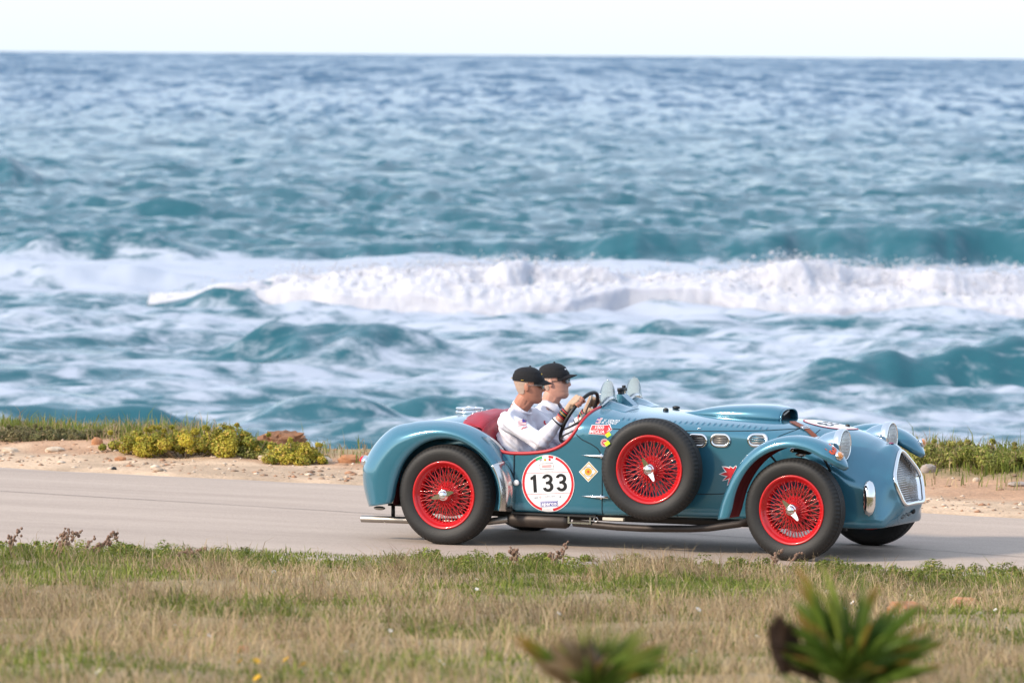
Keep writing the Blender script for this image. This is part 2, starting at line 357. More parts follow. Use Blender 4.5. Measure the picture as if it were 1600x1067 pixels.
def build_breaker():
    d0 = sea_d(487); a = RIDGES[0]; front, back = a[4], a[5]
    kx = [200, 270, 330, 400, 470, 540, 600, 880, 930, 985, 1050, 1110, 1180, 1250, 1420, 1600, 1900, 2100]
    kt = [.02, .12, .18, .30, .55, .95, 1, 1, .72, .50, .46, .55, .80, .95, .9, .95, .95, .9]
    kh = [.0, .10, .42, .72, .95, 1.05, 1.08, 1.1, 1.05, 1.0, .98, .95, .95, .92, .9, .85, .85, .8]
    nx, ns = 900, 46
    X = np.linspace((225-800)/FPX*d0, (2050-800)/FPX*d0, nx); px = X/d0*FPX+800
    ext = np.interp(px, kx, kt)*(1+(fbm(X*.5, X*0, 71, 2)-.5)*.25); hh = np.interp(px, kx, kh)*.74*(.82+.36*fbm(X*.45, X*0+8, 75, 3))
    yc = d0-40+front*.6+(fbm(X*.12, X*0+1, 1, 3)-.5)*2*.35*front
    s = np.linspace(0, 1, ns)[None, :]; ext = ext[:, None]; hh = hh[:, None]; Xg = X[:, None]+0*s
    back0 = 1.0; q = back0*(1-s)**1.0-(s)*front*1.45*np.clip(ext, .12, 1.15)     # across the crest, towards shore
    q = q-np.clip(s-.5, 0, 1)*(fbm(Xg*1.1, s*6, 77, 4)-.5)*1.3*np.clip(ext, 0, 1)
    Yg = yc[:, None]+q
    wz = sea_height(Xg, Yg)
    crest = hh*np.exp(-np.clip(q, 0, 9)**2/1.4)
    top = np.where(q > 0, crest, hh*np.clip(1-(np.clip(-q, 0, 9)/(front*1.5))**1.7, 0, 1))
    lump = (fbm(Xg*1.8, q*2.6+s*5, 61, 4, .5)-.5)*.24+(vn(Xg*.55, q*.5, 63)-.5)*.18+(fbm(Xg*4.5, s*16+q, 67, 3, .6)-.5)*.16
    env = np.sin(PI*np.clip(s*.96+.02, 0, 1))**.6
    Zg = SEA_Z+np.maximum(wz+.03, top*.9)+env*(lump+.10)*np.clip(hh*1.1, .1, 1)
    edge = np.clip(np.minimum(s, 1-s)*9, 0, 1)
    Zg = Zg*edge+(SEA_Z+wz-.08)*(1-edge)
    Yg = Yg-env*(fbm(Xg*2.2+9, s*7, 65, 4)-.5)*.28
    # torn spray: thousands of small froth clumps over the crest and the tumbling face
    n = 9000; i = rng.integers(0, nx, n); j = (2+rng.beta(1.1, 2.6, n)*(ns-5)).astype(int); ok = rng.uniform(0, 1, n) < np.clip(ext[i, 0]*1.2, .15, 1); i, j = i[ok], j[ok]; n = len(i)
    r = .005+rng.gamma(2.0, .006, n); P = np.stack([X[i]+rng.normal(0, .12, n), Yg[i, j]+rng.normal(-.05, .12, n), Zg[i, j]+np.abs(rng.normal(0, .05, n))*(1+1.4*(s[0, j] < .5))], 1)
    fly = rng.uniform(0, 1, n) < .16; P[fly, 2] += rng.gamma(1.5, .06, fly.sum()); r[fly] *= .5
    ico = np.array([(1, 0, 0), (-1, 0, 0), (0, 1, 0), (0, -1, 0), (0, 0, 1), (0, 0, -1)], float); fi = np.array([(0, 2, 4), (2, 1, 4), (1, 3, 4), (3, 0, 4), (2, 0, 5), (1, 2, 5), (3, 1, 5), (0, 3, 5)])
    Vp = ico[None]*r[:, None, None]*rng.uniform(.7, 1.3, (n, 6, 1))*np.array([1.3, 1, .85])+P[:, None, :]
    sp_ = fastmesh('foam_spray', Vp.reshape(-1, 3), (fi[None]+np.arange(n)[:, None, None]*6).reshape(-1, 3), soft_foam('spray_foam', False), None, False); tag(sp_, 'torn white spray over the breaking wave', None, None, 'stuff')
    m = soft_foam('white_foam', True)
    o = fastmesh('breaking_foam', np.stack([Xg, Yg, Zg], -1).reshape(-1, 3), gridfaces(nx, ns), m)
    tag(o, 'white tumbling foam of the breaking wave', None, None, 'stuff')
build_sea(); build_breaker()

# ---------------------------------------------------------------- land and road
def y_near(x):
    x = np.asarray(x, float); c = np.clip(x, -5, 5); return -1.72-.2*c-.56*(x-c)
def y_far(x): return 6.63-(np.asarray(x, float)+4.09)*.561
def s_far(x, y): return (np.asarray(x, float)+4.09)*.489+(np.asarray(y, float)-6.63)*.872
def land_amp(x): return 1-.75*sstep(-2.6, -1.5, x)*(1-sstep(2.4, 3.3, x))
def land_z(x, y):
    x = np.asarray(x, float); y = np.asarray(y, float); s = s_far(x, y); u = (y_near(x)-y)/1.02
    right = sstep(2.0, 3.4, x)
    zl = np.interp(s, [0, .5, 1.2, 1.8, 2.4, 3.2, 4.0, 5.0, 7.0, 9.5, 40], [0, .005, .03, .08, .10, .06, -.1, -.5, -1.8, -3.3, -6])
    zr = np.interp(s, [0, .5, 1.6, 2.3, 3.0, 4.2, 5.2, 6.5, 8.0, 10, 40], [0, .005, .03, .09, .16, .16, .02, -.6, -1.9, -3.4, -6])
    zf = zl*(1-right)+zr*right
    zf = np.where(zf > 0, zf*land_amp(x), zf-.1*(1-land_amp(x)))
    zn = .056*np.clip(u-1.0, 0, 400)*np.where(u > 40, 40/np.maximum(u, 1), 1)+.02*sstep(0, 1.2, u)
    n = (fbm(x*1.1, y*1.1, 3, 4)-.5)
    z = np.where(s > 0, zf+n*.10*sstep(.2, 1.6, s), np.where(u > 0, zn+n*.13*sstep(0, 2.5, u), -.012))
    return z
def axis(lo, hi, step, far, g=1.35):
    a = list(np.arange(lo, hi+1e-6, step)); s = step
    while a[-1] < far: s *= g; a.append(a[-1]+s)
    s = step
    while a[0] > -far: s *= g; a.insert(0, a[0]-s)
    return np.array(a)
def build_land():
    xa = axis(-8, 8, .07, 600); ya = axis(-26, 17, .075, 600); ya = ya[ya < 60]
    X, Y = np.meshgrid(xa, ya, indexing='ij'); Z = land_z(X, Y); s = s_far(X, Y); u = (y_near(X)-Y)/1.02
    n1 = fbm(X*1.3, Y*1.3, 12, 4)[..., None]; n2 = fbm(X*4.5, Y*4.5, 13, 3)[..., None]; s_ = s[..., None]; u_ = u[..., None]
    sand = np.array([.60, .43, .29]); red = np.array([.45, .27, .165]); soil = np.array([.29, .215, .115]); dust = np.array([.46, .37, .31]); rock = np.array([.25, .15, .09])
    c = sand*(1-sstep(.45, .62, n1)*.25)+0*s_
    r = sstep(1.0, 1.6, s_+(n1-.5)*1.2); c = c*(1-r)+red*r
    g = sstep(1.9, 2.5, s_+(n1-.5)*1.0); c = c*(1-g)+soil*g
    k = sstep(4.2, 5.2, s_); c = c*(1-k)+rock*k
    nr = dust*(1-sstep(.3, .8, u_+(n1-.5)))+soil*sstep(.3, .8, u_+(n1-.5)); c = np.where(u_ > 0, nr, c)
    c = c*(.82+.36*n2)
    m = vcol_mat('bare_ground', 'col', .95, .28, 26, .55, 45)
    o = fastmesh('ground', np.stack([X, Y, Z], -1).reshape(-1, 3), gridfaces(len(xa), len(ya))[:, ::-1], m, cols={'col': c.reshape(-1, 3)})
    tag(o, 'sandy coastal ground sloping to the sea', None, None, 'structure')
    # the road: one sheet between ragged edges
    xs = axis(-8, 8, .05, 500); t = np.linspace(0, 1, 22)
    yn = y_near(xs)-.05+(fbm(xs*2.1, xs*0, 21, 4)-.5)*.28; yf = y_far(xs)+(fbm(xs*1.7, xs*0+5, 22, 4)-.5)*.22
    X = xs[:, None]+0*t; Y = yn[:, None]*(1-t)+yf[:, None]*t; Z = 0*X+.004-.02*((np.abs(t-.5)*2)**24)[None, :]
    m, tr, b = nodemat('worn_asphalt'); L = tr.links.new; N = tr.nodes.new; tc = N('ShaderNodeTexCoord')
    mp = N('ShaderNodeMapping'); mp.inputs['Rotation'].default_value = (0, 0, R(28)); L(tc.outputs['Object'], mp.inputs[0])
    mp2 = N('ShaderNodeMapping'); mp2.inputs['Scale'].default_value = (.14, 1.3, 1); L(mp.outputs[0], mp2.inputs[0])
    n = N('ShaderNodeTexNoise'); n.inputs['Scale'].default_value = 1.6; n.inputs['Detail'].default_value = 6; n.inputs['Roughness'].default_value = .62; L(mp2.outputs[0], n.inputs['Vector'])
    n2 = N('ShaderNodeTexNoise'); n2.inputs['Scale'].default_value = 130; n2.inputs['Detail'].default_value = 3; L(tc.outputs['Object'], n2.inputs['Vector'])
    cr = N('ShaderNodeValToRGB'); cr.color_ramp.elements[0].position = .3; cr.color_ramp.elements[0].color = (.375, .297, .243, 1); cr.color_ramp.elements[1].position = .72; cr.color_ramp.elements[1].color = (.49, .395, .325, 1)
    L(n.outputs[0], cr.inputs[0]); vmx = N('ShaderNodeMix'); vmx.data_type = 'RGBA'; vmx.blend_type = 'MULTIPLY'; vmx.inputs[0].default_value = 1
    mr = N('ShaderNodeMapRange'); mr.inputs[1].default_value = .3; mr.inputs[2].default_value = .7; mr.inputs[3].default_value = .8; mr.inputs[4].default_value = 1.15; L(n2.outputs[0], mr.inputs[0])
    L(cr.outputs[0], vmx.inputs[6]); L(mr.outputs[0], vmx.inputs[7]); L(vmx.outputs[2], b.inputs['Base Color']); b.inputs['Roughness'].default_value = .85; b.inputs['Specular IOR Level'].default_value = .3
    bp = N('ShaderNodeBump'); bp.inputs['Strength'].default_value = .4; bp.inputs['Distance'].default_value = .004; L(n2.outputs[0], bp.inputs['Height']); L(bp.outputs[0], b.inputs['Normal'])
    o = fastmesh('road', np.stack([X, Y, Z], -1).reshape(-1, 3), gridfaces(len(xs), len(t))[:, ::-1], m)
    tag(o, 'worn pinkish grey asphalt coast road', None, None, 'structure')
    # the dark lengthwise joint in the asphalt, plus a short crack
    jp = [(-8.5, 7.3), (-5.5, 5.05), (-3.85, 3.84), (-2.44, 2.91), (-1.1, 2.02), (.9, .62), (3.0, -.98), (3.9, -1.75), (6, -3.4)]
    jx = np.linspace(-8.5, 6, 240); jy = np.interp(jx, [p[0] for p in jp], [p[1] for p in jp])+(fbm(jx*3, jx*0, 33, 3)-.5)*.05
    wd = .004+.007*fbm(jx*2.2, jx*0, 35, 3)
    V = np.concatenate([np.stack([jx, jy-wd, 0*jx+.0085], 1), np.stack([jx, jy+wd, 0*jx+.0085], 1)]); k = len(jx)
    F = np.array([(i, i+1, k+i+1, k+i) for i in range(k-1)])
    tag(fastmesh('road_joint', V, F, mat('joint_tar', (.11, .09, .08), .9, noise=.4, nscale=6)), 'thin dark joint line running along the asphalt', None, None, 'structure')
build_land()
# ---------------------------------------------------------------- vegetation
M_GRASS = vcol_mat('grass_blades', 'col', .75, 0, 30, 0, trans=.35, spec=.2)
M_LEAF = vcol_mat('leaves', 'col', .6, 0, 30, 0, trans=.3, spec=.3)
def blades(name, x, y, z, h, wd, lean, az, col, parent=None, m=None):
    n = len(x); P = np.stack([x, y, z], 1); a2 = az+rng.normal(0, .9, n)
    D = np.stack([np.cos(az), np.sin(az), 0*az], 1); Wv = np.stack([-np.sin(a2), np.cos(a2), 0*az], 1)*(wd/2)[:, None]
    up = np.array([0, 0, 1.0]); mid = P+up*(h*.58)[:, None]+D*(h*lean*.30)[:, None]; tip = P+up*(h*np.clip(1-lean*.28, .3, 1))[:, None]+D*(h*lean)[:, None]
    P = P-up*.01
    V = np.stack([P-Wv, P+Wv, mid-Wv*.75, mid+Wv*.75, tip], 1).reshape(-1, 3)
    b = np.arange(n)[:, None]*5; F = np.concatenate([b+np.array([0, 1, 3]), b+np.array([0, 3, 2]), b+np.array([2, 3, 4])], 0)
    C = np.repeat(col, 5, 0)
    return fastmesh(name, V, F, m or M_GRASS, parent, False, cols={'col': C})
STRAW = np.array([[.48, .36, .20], [.42, .31, .165], [.56, .43, .26], [.33, .22, .125], [.44, .31, .19]])
GREEN = np.array([[.15, .19, .03], [.19, .225, .04], [.11, .15, .03], [.24, .25, .06]])
def near_grass():
    n = 560000; x = rng.uniform(-7.5, 9.0, n); v = rng.uniform(0, 1, n)**1.25
    u = v*25.5-.12; y = y_near(x)-u*1.02
    keep = np.abs(x) < (y+40)*.118+3.2; x, y, u = x[keep], y[keep], u[keep]; n = len(x)
    cl = fbm(x*2.3, y*1.6, 101, 4); gp = fbm(x*.75+2, y*.62, 102, 4)
    bare = fbm(x*1.7+9, y*1.5, 104, 3)
    edge = sstep(1.7, .2, u)*(.55+.9*sstep(.42, .56, fbm(x*.5, y*.4+4, 105, 3)))
    pgreen = np.clip(sstep(.46, .60, gp)*.85+edge*.85+.16, 0, .95)
    rpatch = np.exp(-((x-3.1)/1.3)**2-((u-1.2)/1.6)**2)+np.exp(-((x+3.2)/1.6)**2-((u-2.2)/1.5)**2)*.9
    pgreen = np.clip(pgreen+rpatch*.7, 0, .96)
    k = (rng.uniform(0, 1, n) < np.clip(.42+1.5*(cl-.3), .16, 1))*(bare > .22) & (rng.uniform(0, 1, n) < .35+.65*sstep(0, .35, u)); x, y, u, cl, pgreen = x[k], y[k], u[k], cl[k], pgreen[k]; n = len(x)
    g = rng.uniform(0, 1, n) < pgreen
    h = np.where(g, rng.gamma(5, .011, n), rng.gamma(4, .026, n))*(.55+.9*cl)*(.5+.5*sstep(0, 1.6, u))
    h = np.clip(h*.88*(.6+.85*sstep(.42, .62, fbm(x*2.9+4, y*2.0, 110, 3))), .015, .26)
    wd = np.where(g, rng.uniform(.004, .009, n), rng.uniform(.0025, .0055, n))
    lean = np.abs(rng.normal(1.15, .65, n)); az = rng.normal(.15, 1.9, n)+fbm(x*.8, y*.8, 107, 2)*5
    col = np.where(g[:, None], GREEN[rng.integers(0, 4, n)], STRAW[rng.integers(0, 5, n)])*(rng.uniform(.72, 1.18, n)*(.58+.84*fbm(x*1.6, y*1.1, 108, 4)))[:, None]
    o = blades('dry_grass', x, y, land_z(x, y), h, wd, lean, az, col)
    tag(o, 'dry straw coloured grass with green patches in front of the road', None, None, 'stuff')
near_grass()
def far_grass():
    n = 90000; x = rng.uniform(-8, 8, n); s = rng.uniform(1.7, 4.6, n); y = 6.63+(s-(x+4.09)*.489)/.872
    right = sstep(2.0, 3.4, x); left = 1-sstep(-2.9, -2.2, x); cl = fbm(x*1.8, y*1.8, 120, 4)
    dens = np.clip(left*sstep(1.95, 2.3, s+(cl-.5)*.8)+right*sstep(2.25, 2.7, s+(cl-.5)*.9)+.08, 0, 1)*np.clip(.3+1.6*(cl-.3), .1, 1)
    k = rng.uniform(0, 1, n) < dens; x, y, s, cl, right = x[k], y[k], s[k], cl[k], right[k]; n = len(x)
    gp = fbm(x*1.1, y*1.1, 121, 3); g = rng.uniform(0, 1, n) < np.clip(.35+1.6*(gp-.42)+.3*right, .1, .92)
    h = rng.gamma(6, .014, n)*(.5+cl)*(1+.15*right); wd = rng.uniform(.005, .011, n)
    col = np.where(g[:, None], GREEN[rng.integers(0, 4, n)]*1.05, STRAW[rng.integers(0, 5, n)]*.9)*rng.uniform(.75, 1.2, n)[:, None]
    o = blades('coastal_grass', x, y, land_z(x, y), h, wd, np.abs(rng.normal(.4, .35, n)), rng.uniform(0, 6.28, n), col)
    tag(o, 'low green and dry grass along the shore behind the road', None, None, 'stuff')
far_grass()
def ground_point(px, py, z):
    d = (Vector((px-800, -(py-533.5), 0))); v = rt*(d.x/FPX)+up*(d.y/FPX)+fw; t = (z-CAM_H)/v.z
    return Vector((0, -CAM_D, CAM_H))+v*t
def leaf_cloud(name, cs, n, size, cols, parent, flat=.5):
    """cs: list of (centre, radius) clumps; leaves are small bent diamonds through their volume"""
    k = rng.integers(0, len(cs), n); C = np.array([c[0] for c in cs])[k]; r = np.array([c[1] for c in cs])[k]
    v = rng.normal(0, 1, (n, 3)); v /= np.linalg.norm(v, axis=1)[:, None]; rad = rng.uniform(.35, 1, n)**.5
    P = C+v*(r*rad)[:, None]*np.array([1, 1, .8]); nrm = v+rng.normal(0, .6, (n, 3))+np.array([0, 0, flat]); nrm /= np.linalg.norm(nrm, axis=1)[:, None]
    a = np.cross(nrm, rng.normal(0, 1, (n, 3))); a /= np.linalg.norm(a, axis=1)[:, None]; b = np.cross(nrm, a); sz = size*rng.uniform(.6, 1.3, n)[:, None]
    V = np.stack([P-a*sz, P+b*sz*.42+nrm*sz*.15, P+a*sz, P-b*sz*.42+nrm*sz*.15], 1).reshape(-1, 3); F = np.arange(n*4).reshape(-1, 4)
    ck = rng.integers(0, len(cs), len(cs)); tone = np.array([.75+.5*rng.uniform() for _ in cs])[k]
    mixc = np.array([rng.uniform() for _ in cs])[k]; c = cols[0]*(1-mixc)[:, None]+cols[1]*mixc[:, None]
    c = np.where((rng.uniform(0, 1, n) < .18)[:, None], cols[2], c)*(tone*rng.uniform(.75, 1.2, n))[:, None]
    return fastmesh(name, V, F, M_LEAF, parent, False, cols={'col': np.repeat(c, 4, 0)})
YG = [np.array([.56, .47, .06]), np.array([.26, .29, .045]), np.array([.55, .36, .08])]
GG = [np.array([.25, .28, .055]), np.array([.34, .33, .085]), np.array([.44, .34, .14])]
M_TWIG = mat('twig', (.16, .11, .06), .8)
def bush(px, py, wpx, hpx, label, cols=YG, n=5200, leaf=.0145):
    g = ground_point(px, py, .02); z0 = float(land_z(g.x, g.y)); d = g.y+40; wm = wpx*1.22/FPX*d; hm = hpx/FPX*d
    t = empty('shrub', (g.x, g.y, z0-.02)); tag(t, label, 'shrub', 'shrubs along the far roadside')
    cs = []; st = MB()
    for i in range(34):
        a = rng.uniform(0, 2*PI); q = math.sqrt(rng.uniform()); x = math.cos(a)*q*wm*.46; y = math.sin(a)*q*.24+.12
        hh = hm*(1-.45*q*q)*rng.uniform(.62, 1.0); zc = hh-.05 if rng.uniform() < .7 else hh*.5
        cs.append(((x, y, max(.04, zc)), rng.uniform(.03, .10))); st.tube([(x*.35, y*.6, 0), (x*.8, y*.9, zc*.5), (x, y, zc)], [.006, .004, .003], 5)
    for i in range(6):
        x = rng.uniform(-.42, .42)*wm; zz = hm*rng.uniform(.9, 1.06)*(1-abs(x/wm)*.5); y = rng.uniform(0, .2)
        cs.append(((x, y, zz), .017)); st.tube([(x*.8, y, zz*.4), (x, y, zz)], .003, 5)
    leaf_cloud('foliage', cs, int(n*1.35), leaf, cols, t); st.build('stems', M_TWIG, t)
bush(215, 714, 125, 46, 'low yellow green shrub at the far left end of the roadside row', n=7500)
bush(290, 717, 135, 56, 'tall yellow green shrub with a scrap of white litter in front of it', n=9000)
bush(365, 718, 115, 54, 'dense olive yellow shrub beside the brown boulder', n=8000)
bush(420, 718, 85, 34, 'small green shrub in front of the brown boulder', GG, 5000)
bush(462, 723, 86, 42, 'yellow green shrub nearest the rear of the blue car', n=6000)
bush(1458, 748, 100, 46, 'dense green shrub just ahead of the car nose', GG, 5200, .014)
bush(1532, 752, 120, 50, 'broad green shrub in the middle of the right mound', GG, 5600, .014)
bush(1602, 756, 110, 48, 'green shrub cut off by the right picture edge', GG, 8000, .014)
bush(40, 697, 120, 26, 'low grey green shrub at the left picture edge', [np.array([.16, .16, .06]), np.array([.22, .19, .09]), np.array([.28, .21, .11])], 6500, .013)
bush(130, 699, 110, 20, 'flat grey green shrub left of the yellow green row', [np.array([.16, .16, .06]), np.array([.20, .18, .08]), np.array([.28, .21, .11])], 5500, .013)
def dry_weed(px, py, hpx, lean, label, zg=None, n=5, group='dry seed stalks beside the road', s=1.0, spread=.06):
    g = ground_point(px, py, 0.02)
    for _ in range(4): g = ground_point(px, py, float(land_z(g.x, g.y)))
    d = g.y+40; h = hpx/FPX*d; t = empty('dry_weed', g); tag(t, label, 'weed', group)
    st = MB(); hd = MB()
    for i in range(n):
        b = Vector((rng.uniform(-spread, spread), rng.uniform(-.04, .04), -.01)); tp = Vector((b.x*1.6+lean*h+rng.normal(0, .03), b.y, h*rng.uniform(.6, 1.0))); md = (b+tp)/2+Vector((-lean*h*.15, 0, h*.06))
        st.tube([b, md, tp], [.0045*s, .0035*s, .0025*s], 5)
        for q in range(9):
            f = .55+.45*q/8; p = b*(1-f)**2+md*2*f*(1-f)+tp*f*f+Vector((rng.normal(0, .012), rng.normal(0, .01), rng.normal(0, .006)))
            hd.ball(p, tuple(np.array((.010, .008, .011))*rng.uniform(.6, 1.3)*s), 6, 4)
    tag(st.build('stem', M_STALK, t), kind='stuff'); tag(hd.build('seed_heads', M_SEED, t), kind='stuff')
M_STALK = mat('dry_stalk', (.30, .20, .12), .85); M_SEED = mat('dry_seed', (.20, .12, .085), .9, noise=.3)
dry_weed(85, 876, 52, .55, 'tall dry seed stalk leaning right over the left end of the road', n=5)
dry_weed(28, 866, 42, .2, 'short upright dry stalk at the left picture edge beside the road', n=3)
dry_weed(135, 872, 42, .6, 'low spreading dry stalk right of the tall leaning stalk', n=5)
dry_weed(283, 876, 22, .3, 'small dry stalk standing alone on the grass edge left of the rear wheel', n=3)
dry_weed(805, 893, 42, -.1, 'thin dry stalk on the verge below the race number', n=3)
dry_weed(868, 889, 44, .15, 'dry stalk with curled tips on the verge below the spare wheel hub', n=3)
dry_weed(1215, 893, 36, .35, 'brown curled stalk in front of the front wheel', n=3)
dry_weed(1500, 706, 28, .1, 'dry brown seed stalk behind the green mound on the right', n=4, s=1.3)
dry_weed(1525, 708, 34, -.05, 'tallest dry seed stalk on the skyline of the right mound', n=5, s=1.3)
dry_weed(1568, 708, 30, .5, 'leaning dry stalk at the right end of the green mound', n=4, s=1.3)
# fan palms in the foreground
LEAFLET = None
def leaflet_mesh():
    V = []; F = []; n = 6
    for i in range(n+1):
        t = i/n; wv = .5*(math.sin(PI*min(1, t*.82+.13))**.8)*(1-t**6)+.02; dz = -.10*t*t
        V += [(t, -wv, dz+.25*wv), (t, 0, dz), (t, wv, dz+.25*wv)]
    for i in range(n):
        for j in range(2): F.append((i*3+j, i*3+j+1, i*3+j+4, i*3+j+3))
    return mesh('leaflet', V, F)
def leafmat(name, c1, c2, k=.55):
    m, t, b = nodemat(name); L = t.links.new; tc = t.nodes.new('ShaderNodeTexCoord'); sx = t.nodes.new('ShaderNodeSeparateXYZ'); L(tc.outputs['Object'], sx.inputs[0])
    mr = t.nodes.new('ShaderNodeMapRange'); mr.inputs[1].default_value = k; mr.inputs[2].default_value = 1.0; L(sx.outputs[0], mr.inputs[0]); mx = t.nodes.new('ShaderNodeMix'); mx.data_type = 'RGBA'
    mx.inputs[6].default_value = (*c1, 1); mx.inputs[7].default_value = (*c2, 1); L(mr.outputs[0], mx.inputs[0]); L(mx.outputs[2], b.inputs['Base Color']); b.inputs['Roughness'].default_value = .5
    tr = t.nodes.new('ShaderNodeBsdfTranslucent'); L(mx.outputs[2], tr.inputs[0]); ms = t.nodes.new('ShaderNodeMixShader'); ms.inputs[0].default_value = .3; L(b.outputs[0], ms.inputs[1]); L(tr.outputs[0], ms.inputs[2]); L(ms.outputs[0], t.nodes['Material Output'].inputs[0])
    return m
PALM_M = [leafmat('palm_green', (.10, .17, .02), (.15, .21, .03)), leafmat('palm_green_tipped', (.11, .17, .02), (.33, .15, .03), .5), leafmat('palm_light', (.18, .23, .035), (.32, .32, .08)), leafmat('palm_dead', (.035, .02, .015), (.05, .025, .015)), leafmat('palm_straw', (.27, .19, .10), (.30, .20, .11))]
PALM_ME = []
for pm in PALM_M:
    q = leaflet_mesh(); q.materials.append(pm); q.polygons.foreach_set('use_smooth', [True]*len(q.polygons)); PALM_ME.append(q)
M_PET = mat('palm_petiole', (.10, .12, .03), .6)
def palm(px, py, yw, label, leaves, sc_=1.03):
    d = yw+40; v = rt*((px-800)/FPX)+up*(-(py-533.5)/FPX)+fw; loc = Vector((0, -CAM_D, CAM_H))+v*(d/v.y); zg = float(land_z(loc.x, loc.y))-loc.z-.03
    t = empty('fan_palm', loc); tag(t, label, 'palm')
    tr = MB(); tr.lathe([(.0, zg), (.075, zg), (.07, zg*.6), (.06, zg*.25), (.04, .05), (0, .08)], 14); tr.build('stub_trunk', M_TWIG, t)
    for (az, el, ln, size, kind, spread, nl, *ov) in leaves:
        # petiole out from the trunk, then a fan of leaflets
        az, el = R(az), R(el); ln *= sc_; size *= sc_; dr = Vector((math.cos(az)*math.cos(el), math.sin(az)*math.cos(el), math.sin(el)))
        side = Vector((-math.sin(az), math.cos(az), 0)); nor = dr.cross(side)
        if abs(dr.y) > .5 and el < R(70): pass
        p1 = Vector((0, 0, .06))+dr*ln; pd = dr.copy()
        if ov: e2 = R(ov[0]); a2_ = R(ov[1]); side = Vector((-math.sin(a2_), math.cos(a2_), 0)); az = a2_; dr = Vector((math.cos(a2_)*math.cos(e2), math.sin(a2_)*math.cos(e2), math.sin(e2))); nor = dr.cross(side)
        pe = MB().tube([(0, 0, .05), Vector((0, 0, .05))+pd*ln*.5, p1], .006, 6).build('fan_leaf', M_PET, t)
        for i in range(nl):
            f = (i/(nl-1)-.5)*R(spread)+rng.normal(0, .02); dv = (dr*math.cos(f)+side*math.sin(f)+nor*rng.normal(.05, .06)).normalized()
            L_ = size*(1-.18*abs(i/(nl-1)-.5)*2)*rng.uniform(.86, 1.08); xa = dv; za = (nor-dv*nor.dot(dv)).normalized(); ya = za.cross(xa)
            k = kind if rng.uniform() < .8 else (1 if kind == 0 else kind)
            o = bpy.data.objects.new('leaflet', PALM_ME[k]); COL.objects.link(o); o.parent = pe
            wdt = L_*(.26 if kind == 3 else .085)*rng.uniform(.8, 1.15)
            o.matrix_local = Matrix(((xa.x*L_, ya.x*wdt, za.x*L_, p1.x), (xa.y*L_, ya.y*wdt, za.y*L_, p1.y), (xa.z*L_, ya.z*wdt, za.z*L_, p1.z), (0, 0, 0, 1)))
gz = lambda x, y: float(land_z(x, y))
palm(1326, 1132, -24.5, 'larger green fan palm with a dark dead leaf at its left', [
    (95, 72, .08, .25, 0, 120, 13), (150, 60, .08, .23, 0, 110, 12), (35, 55, .09, .24, 0, 120, 13), (10, 35, .10, .20, 0, 120, 12), (175, 38, .10, .16, 0, 110, 11), (-60, 55, .07, .2, 0, 130, 12), (-120, 50, .07, .2, 0, 130, 12), (60, 30, .06, .17, 0, 120, 11), (-20, 25, .08, .2, 0, 120, 11), (150, 77, .16, .21, 2, 22, 3), (172, 67, .18, .20, 1, 22, 3), (182, 22, .185, .175, 3, 34, 8, 80, -100), (178, 40, .12, .17, 3, 40, 6), (20, 77, .17, .18, 1, 16, 2), (200, 30, .1, .13, 3, 60, 6)])
palm(925, 1140, -24.5, 'smaller fan palm with pale leaves and a brown withered middle', [
    (90, 70, .05, .2, 2, 120, 12), (140, 55, .06, .18, 4, 110, 11), (40, 52, .07, .20, 2, 110, 11), (15, 40, .08, .19, 0, 110, 11), (165, 42, .1, .18, 1, 70, 7), (-70, 50, .05, .17, 0, 120, 11), (-120, 60, .06, .18, 4, 100, 9), (110, 80, .05, .15, 3, 60, 6), (-20, 35, .08, .17, 0, 100, 10), (200, 40, .08, .14, 4, 80, 8)])
# low broad-leaved herbs along the near edge of the asphalt
def herbs():
    cs = []
    for _ in range(560):
        x = rng.uniform(-4.6, 4.8); u = abs(rng.normal(0, .8))-.10; y = float(y_near(x))-u*1.02
        if fbm(np.array([x*.9]), np.array([u*.5+4]), 105, 3)[0] < .49: continue
        cs.append(((x, y, float(land_z(x, y))+rng.uniform(.0, .035)), rng.uniform(.02, .07)))
    o = leaf_cloud('verge_herbs', cs, 26000, .013, [np.array([.20, .235, .035]), np.array([.14, .18, .03]), np.array([.36, .30, .09])], None, 1.0); tag(o, 'low bright green herbs along the near road edge', None, None, 'stuff')
herbs()
# stones
def stone(x, y, sx, sy, sz, label, col, k=0, group=None, sink=.25, rough=.3):
    nu, nv = 26, 16; a = np.linspace(0, 2*PI, nu, endpoint=False); t = np.linspace(.0, PI, nv); A, T = np.meshgrid(a, t)
    P = np.stack([np.sin(T)*np.cos(A), np.sin(T)*np.sin(A), np.cos(T)], -1)
    q = P*2+k*7.3; n = fbm(q[..., 0]+q[..., 2]*.7, q[..., 1]-q[..., 2]*.6, 200+k, 4)+.5*fbm(q[..., 2]*1.7, q[..., 0]*1.5, 230+k, 3)-.75
    P = P*(1+rough*2*n)[..., None]; P = np.sign(P)*np.abs(P)**.85*np.array([sx, sy, sz])
    o = fastmesh('stone', P.reshape(-1, 3), gridfaces(nv, nu, True)[:, ::-1], col, None, True); sharp(o, 28); o.location = (x, y, gz(x, y)+sz*(1-2*sink)); o.rotation_euler = (0, 0, rng.uniform(0, .6)); tag(o, label, 'stone', group); return o
MS_BR = mat('brown_stone', (.24, .115, .06), .9, noise=.4, nscale=12, bump=.6, bscale=25); MS_PALE = mat('pale_stone', (.55, .44, .33), .9, noise=.25, nscale=14, bump=.5, bscale=30)
MS_OR = mat('orange_stone', (.42, .20, .10), .9, noise=.3, nscale=16, bump=.5, bscale=35); MS_GR = mat('grey_stone', (.36, .30, .26), .9, noise=.3, nscale=16, bump=.5, bscale=35)
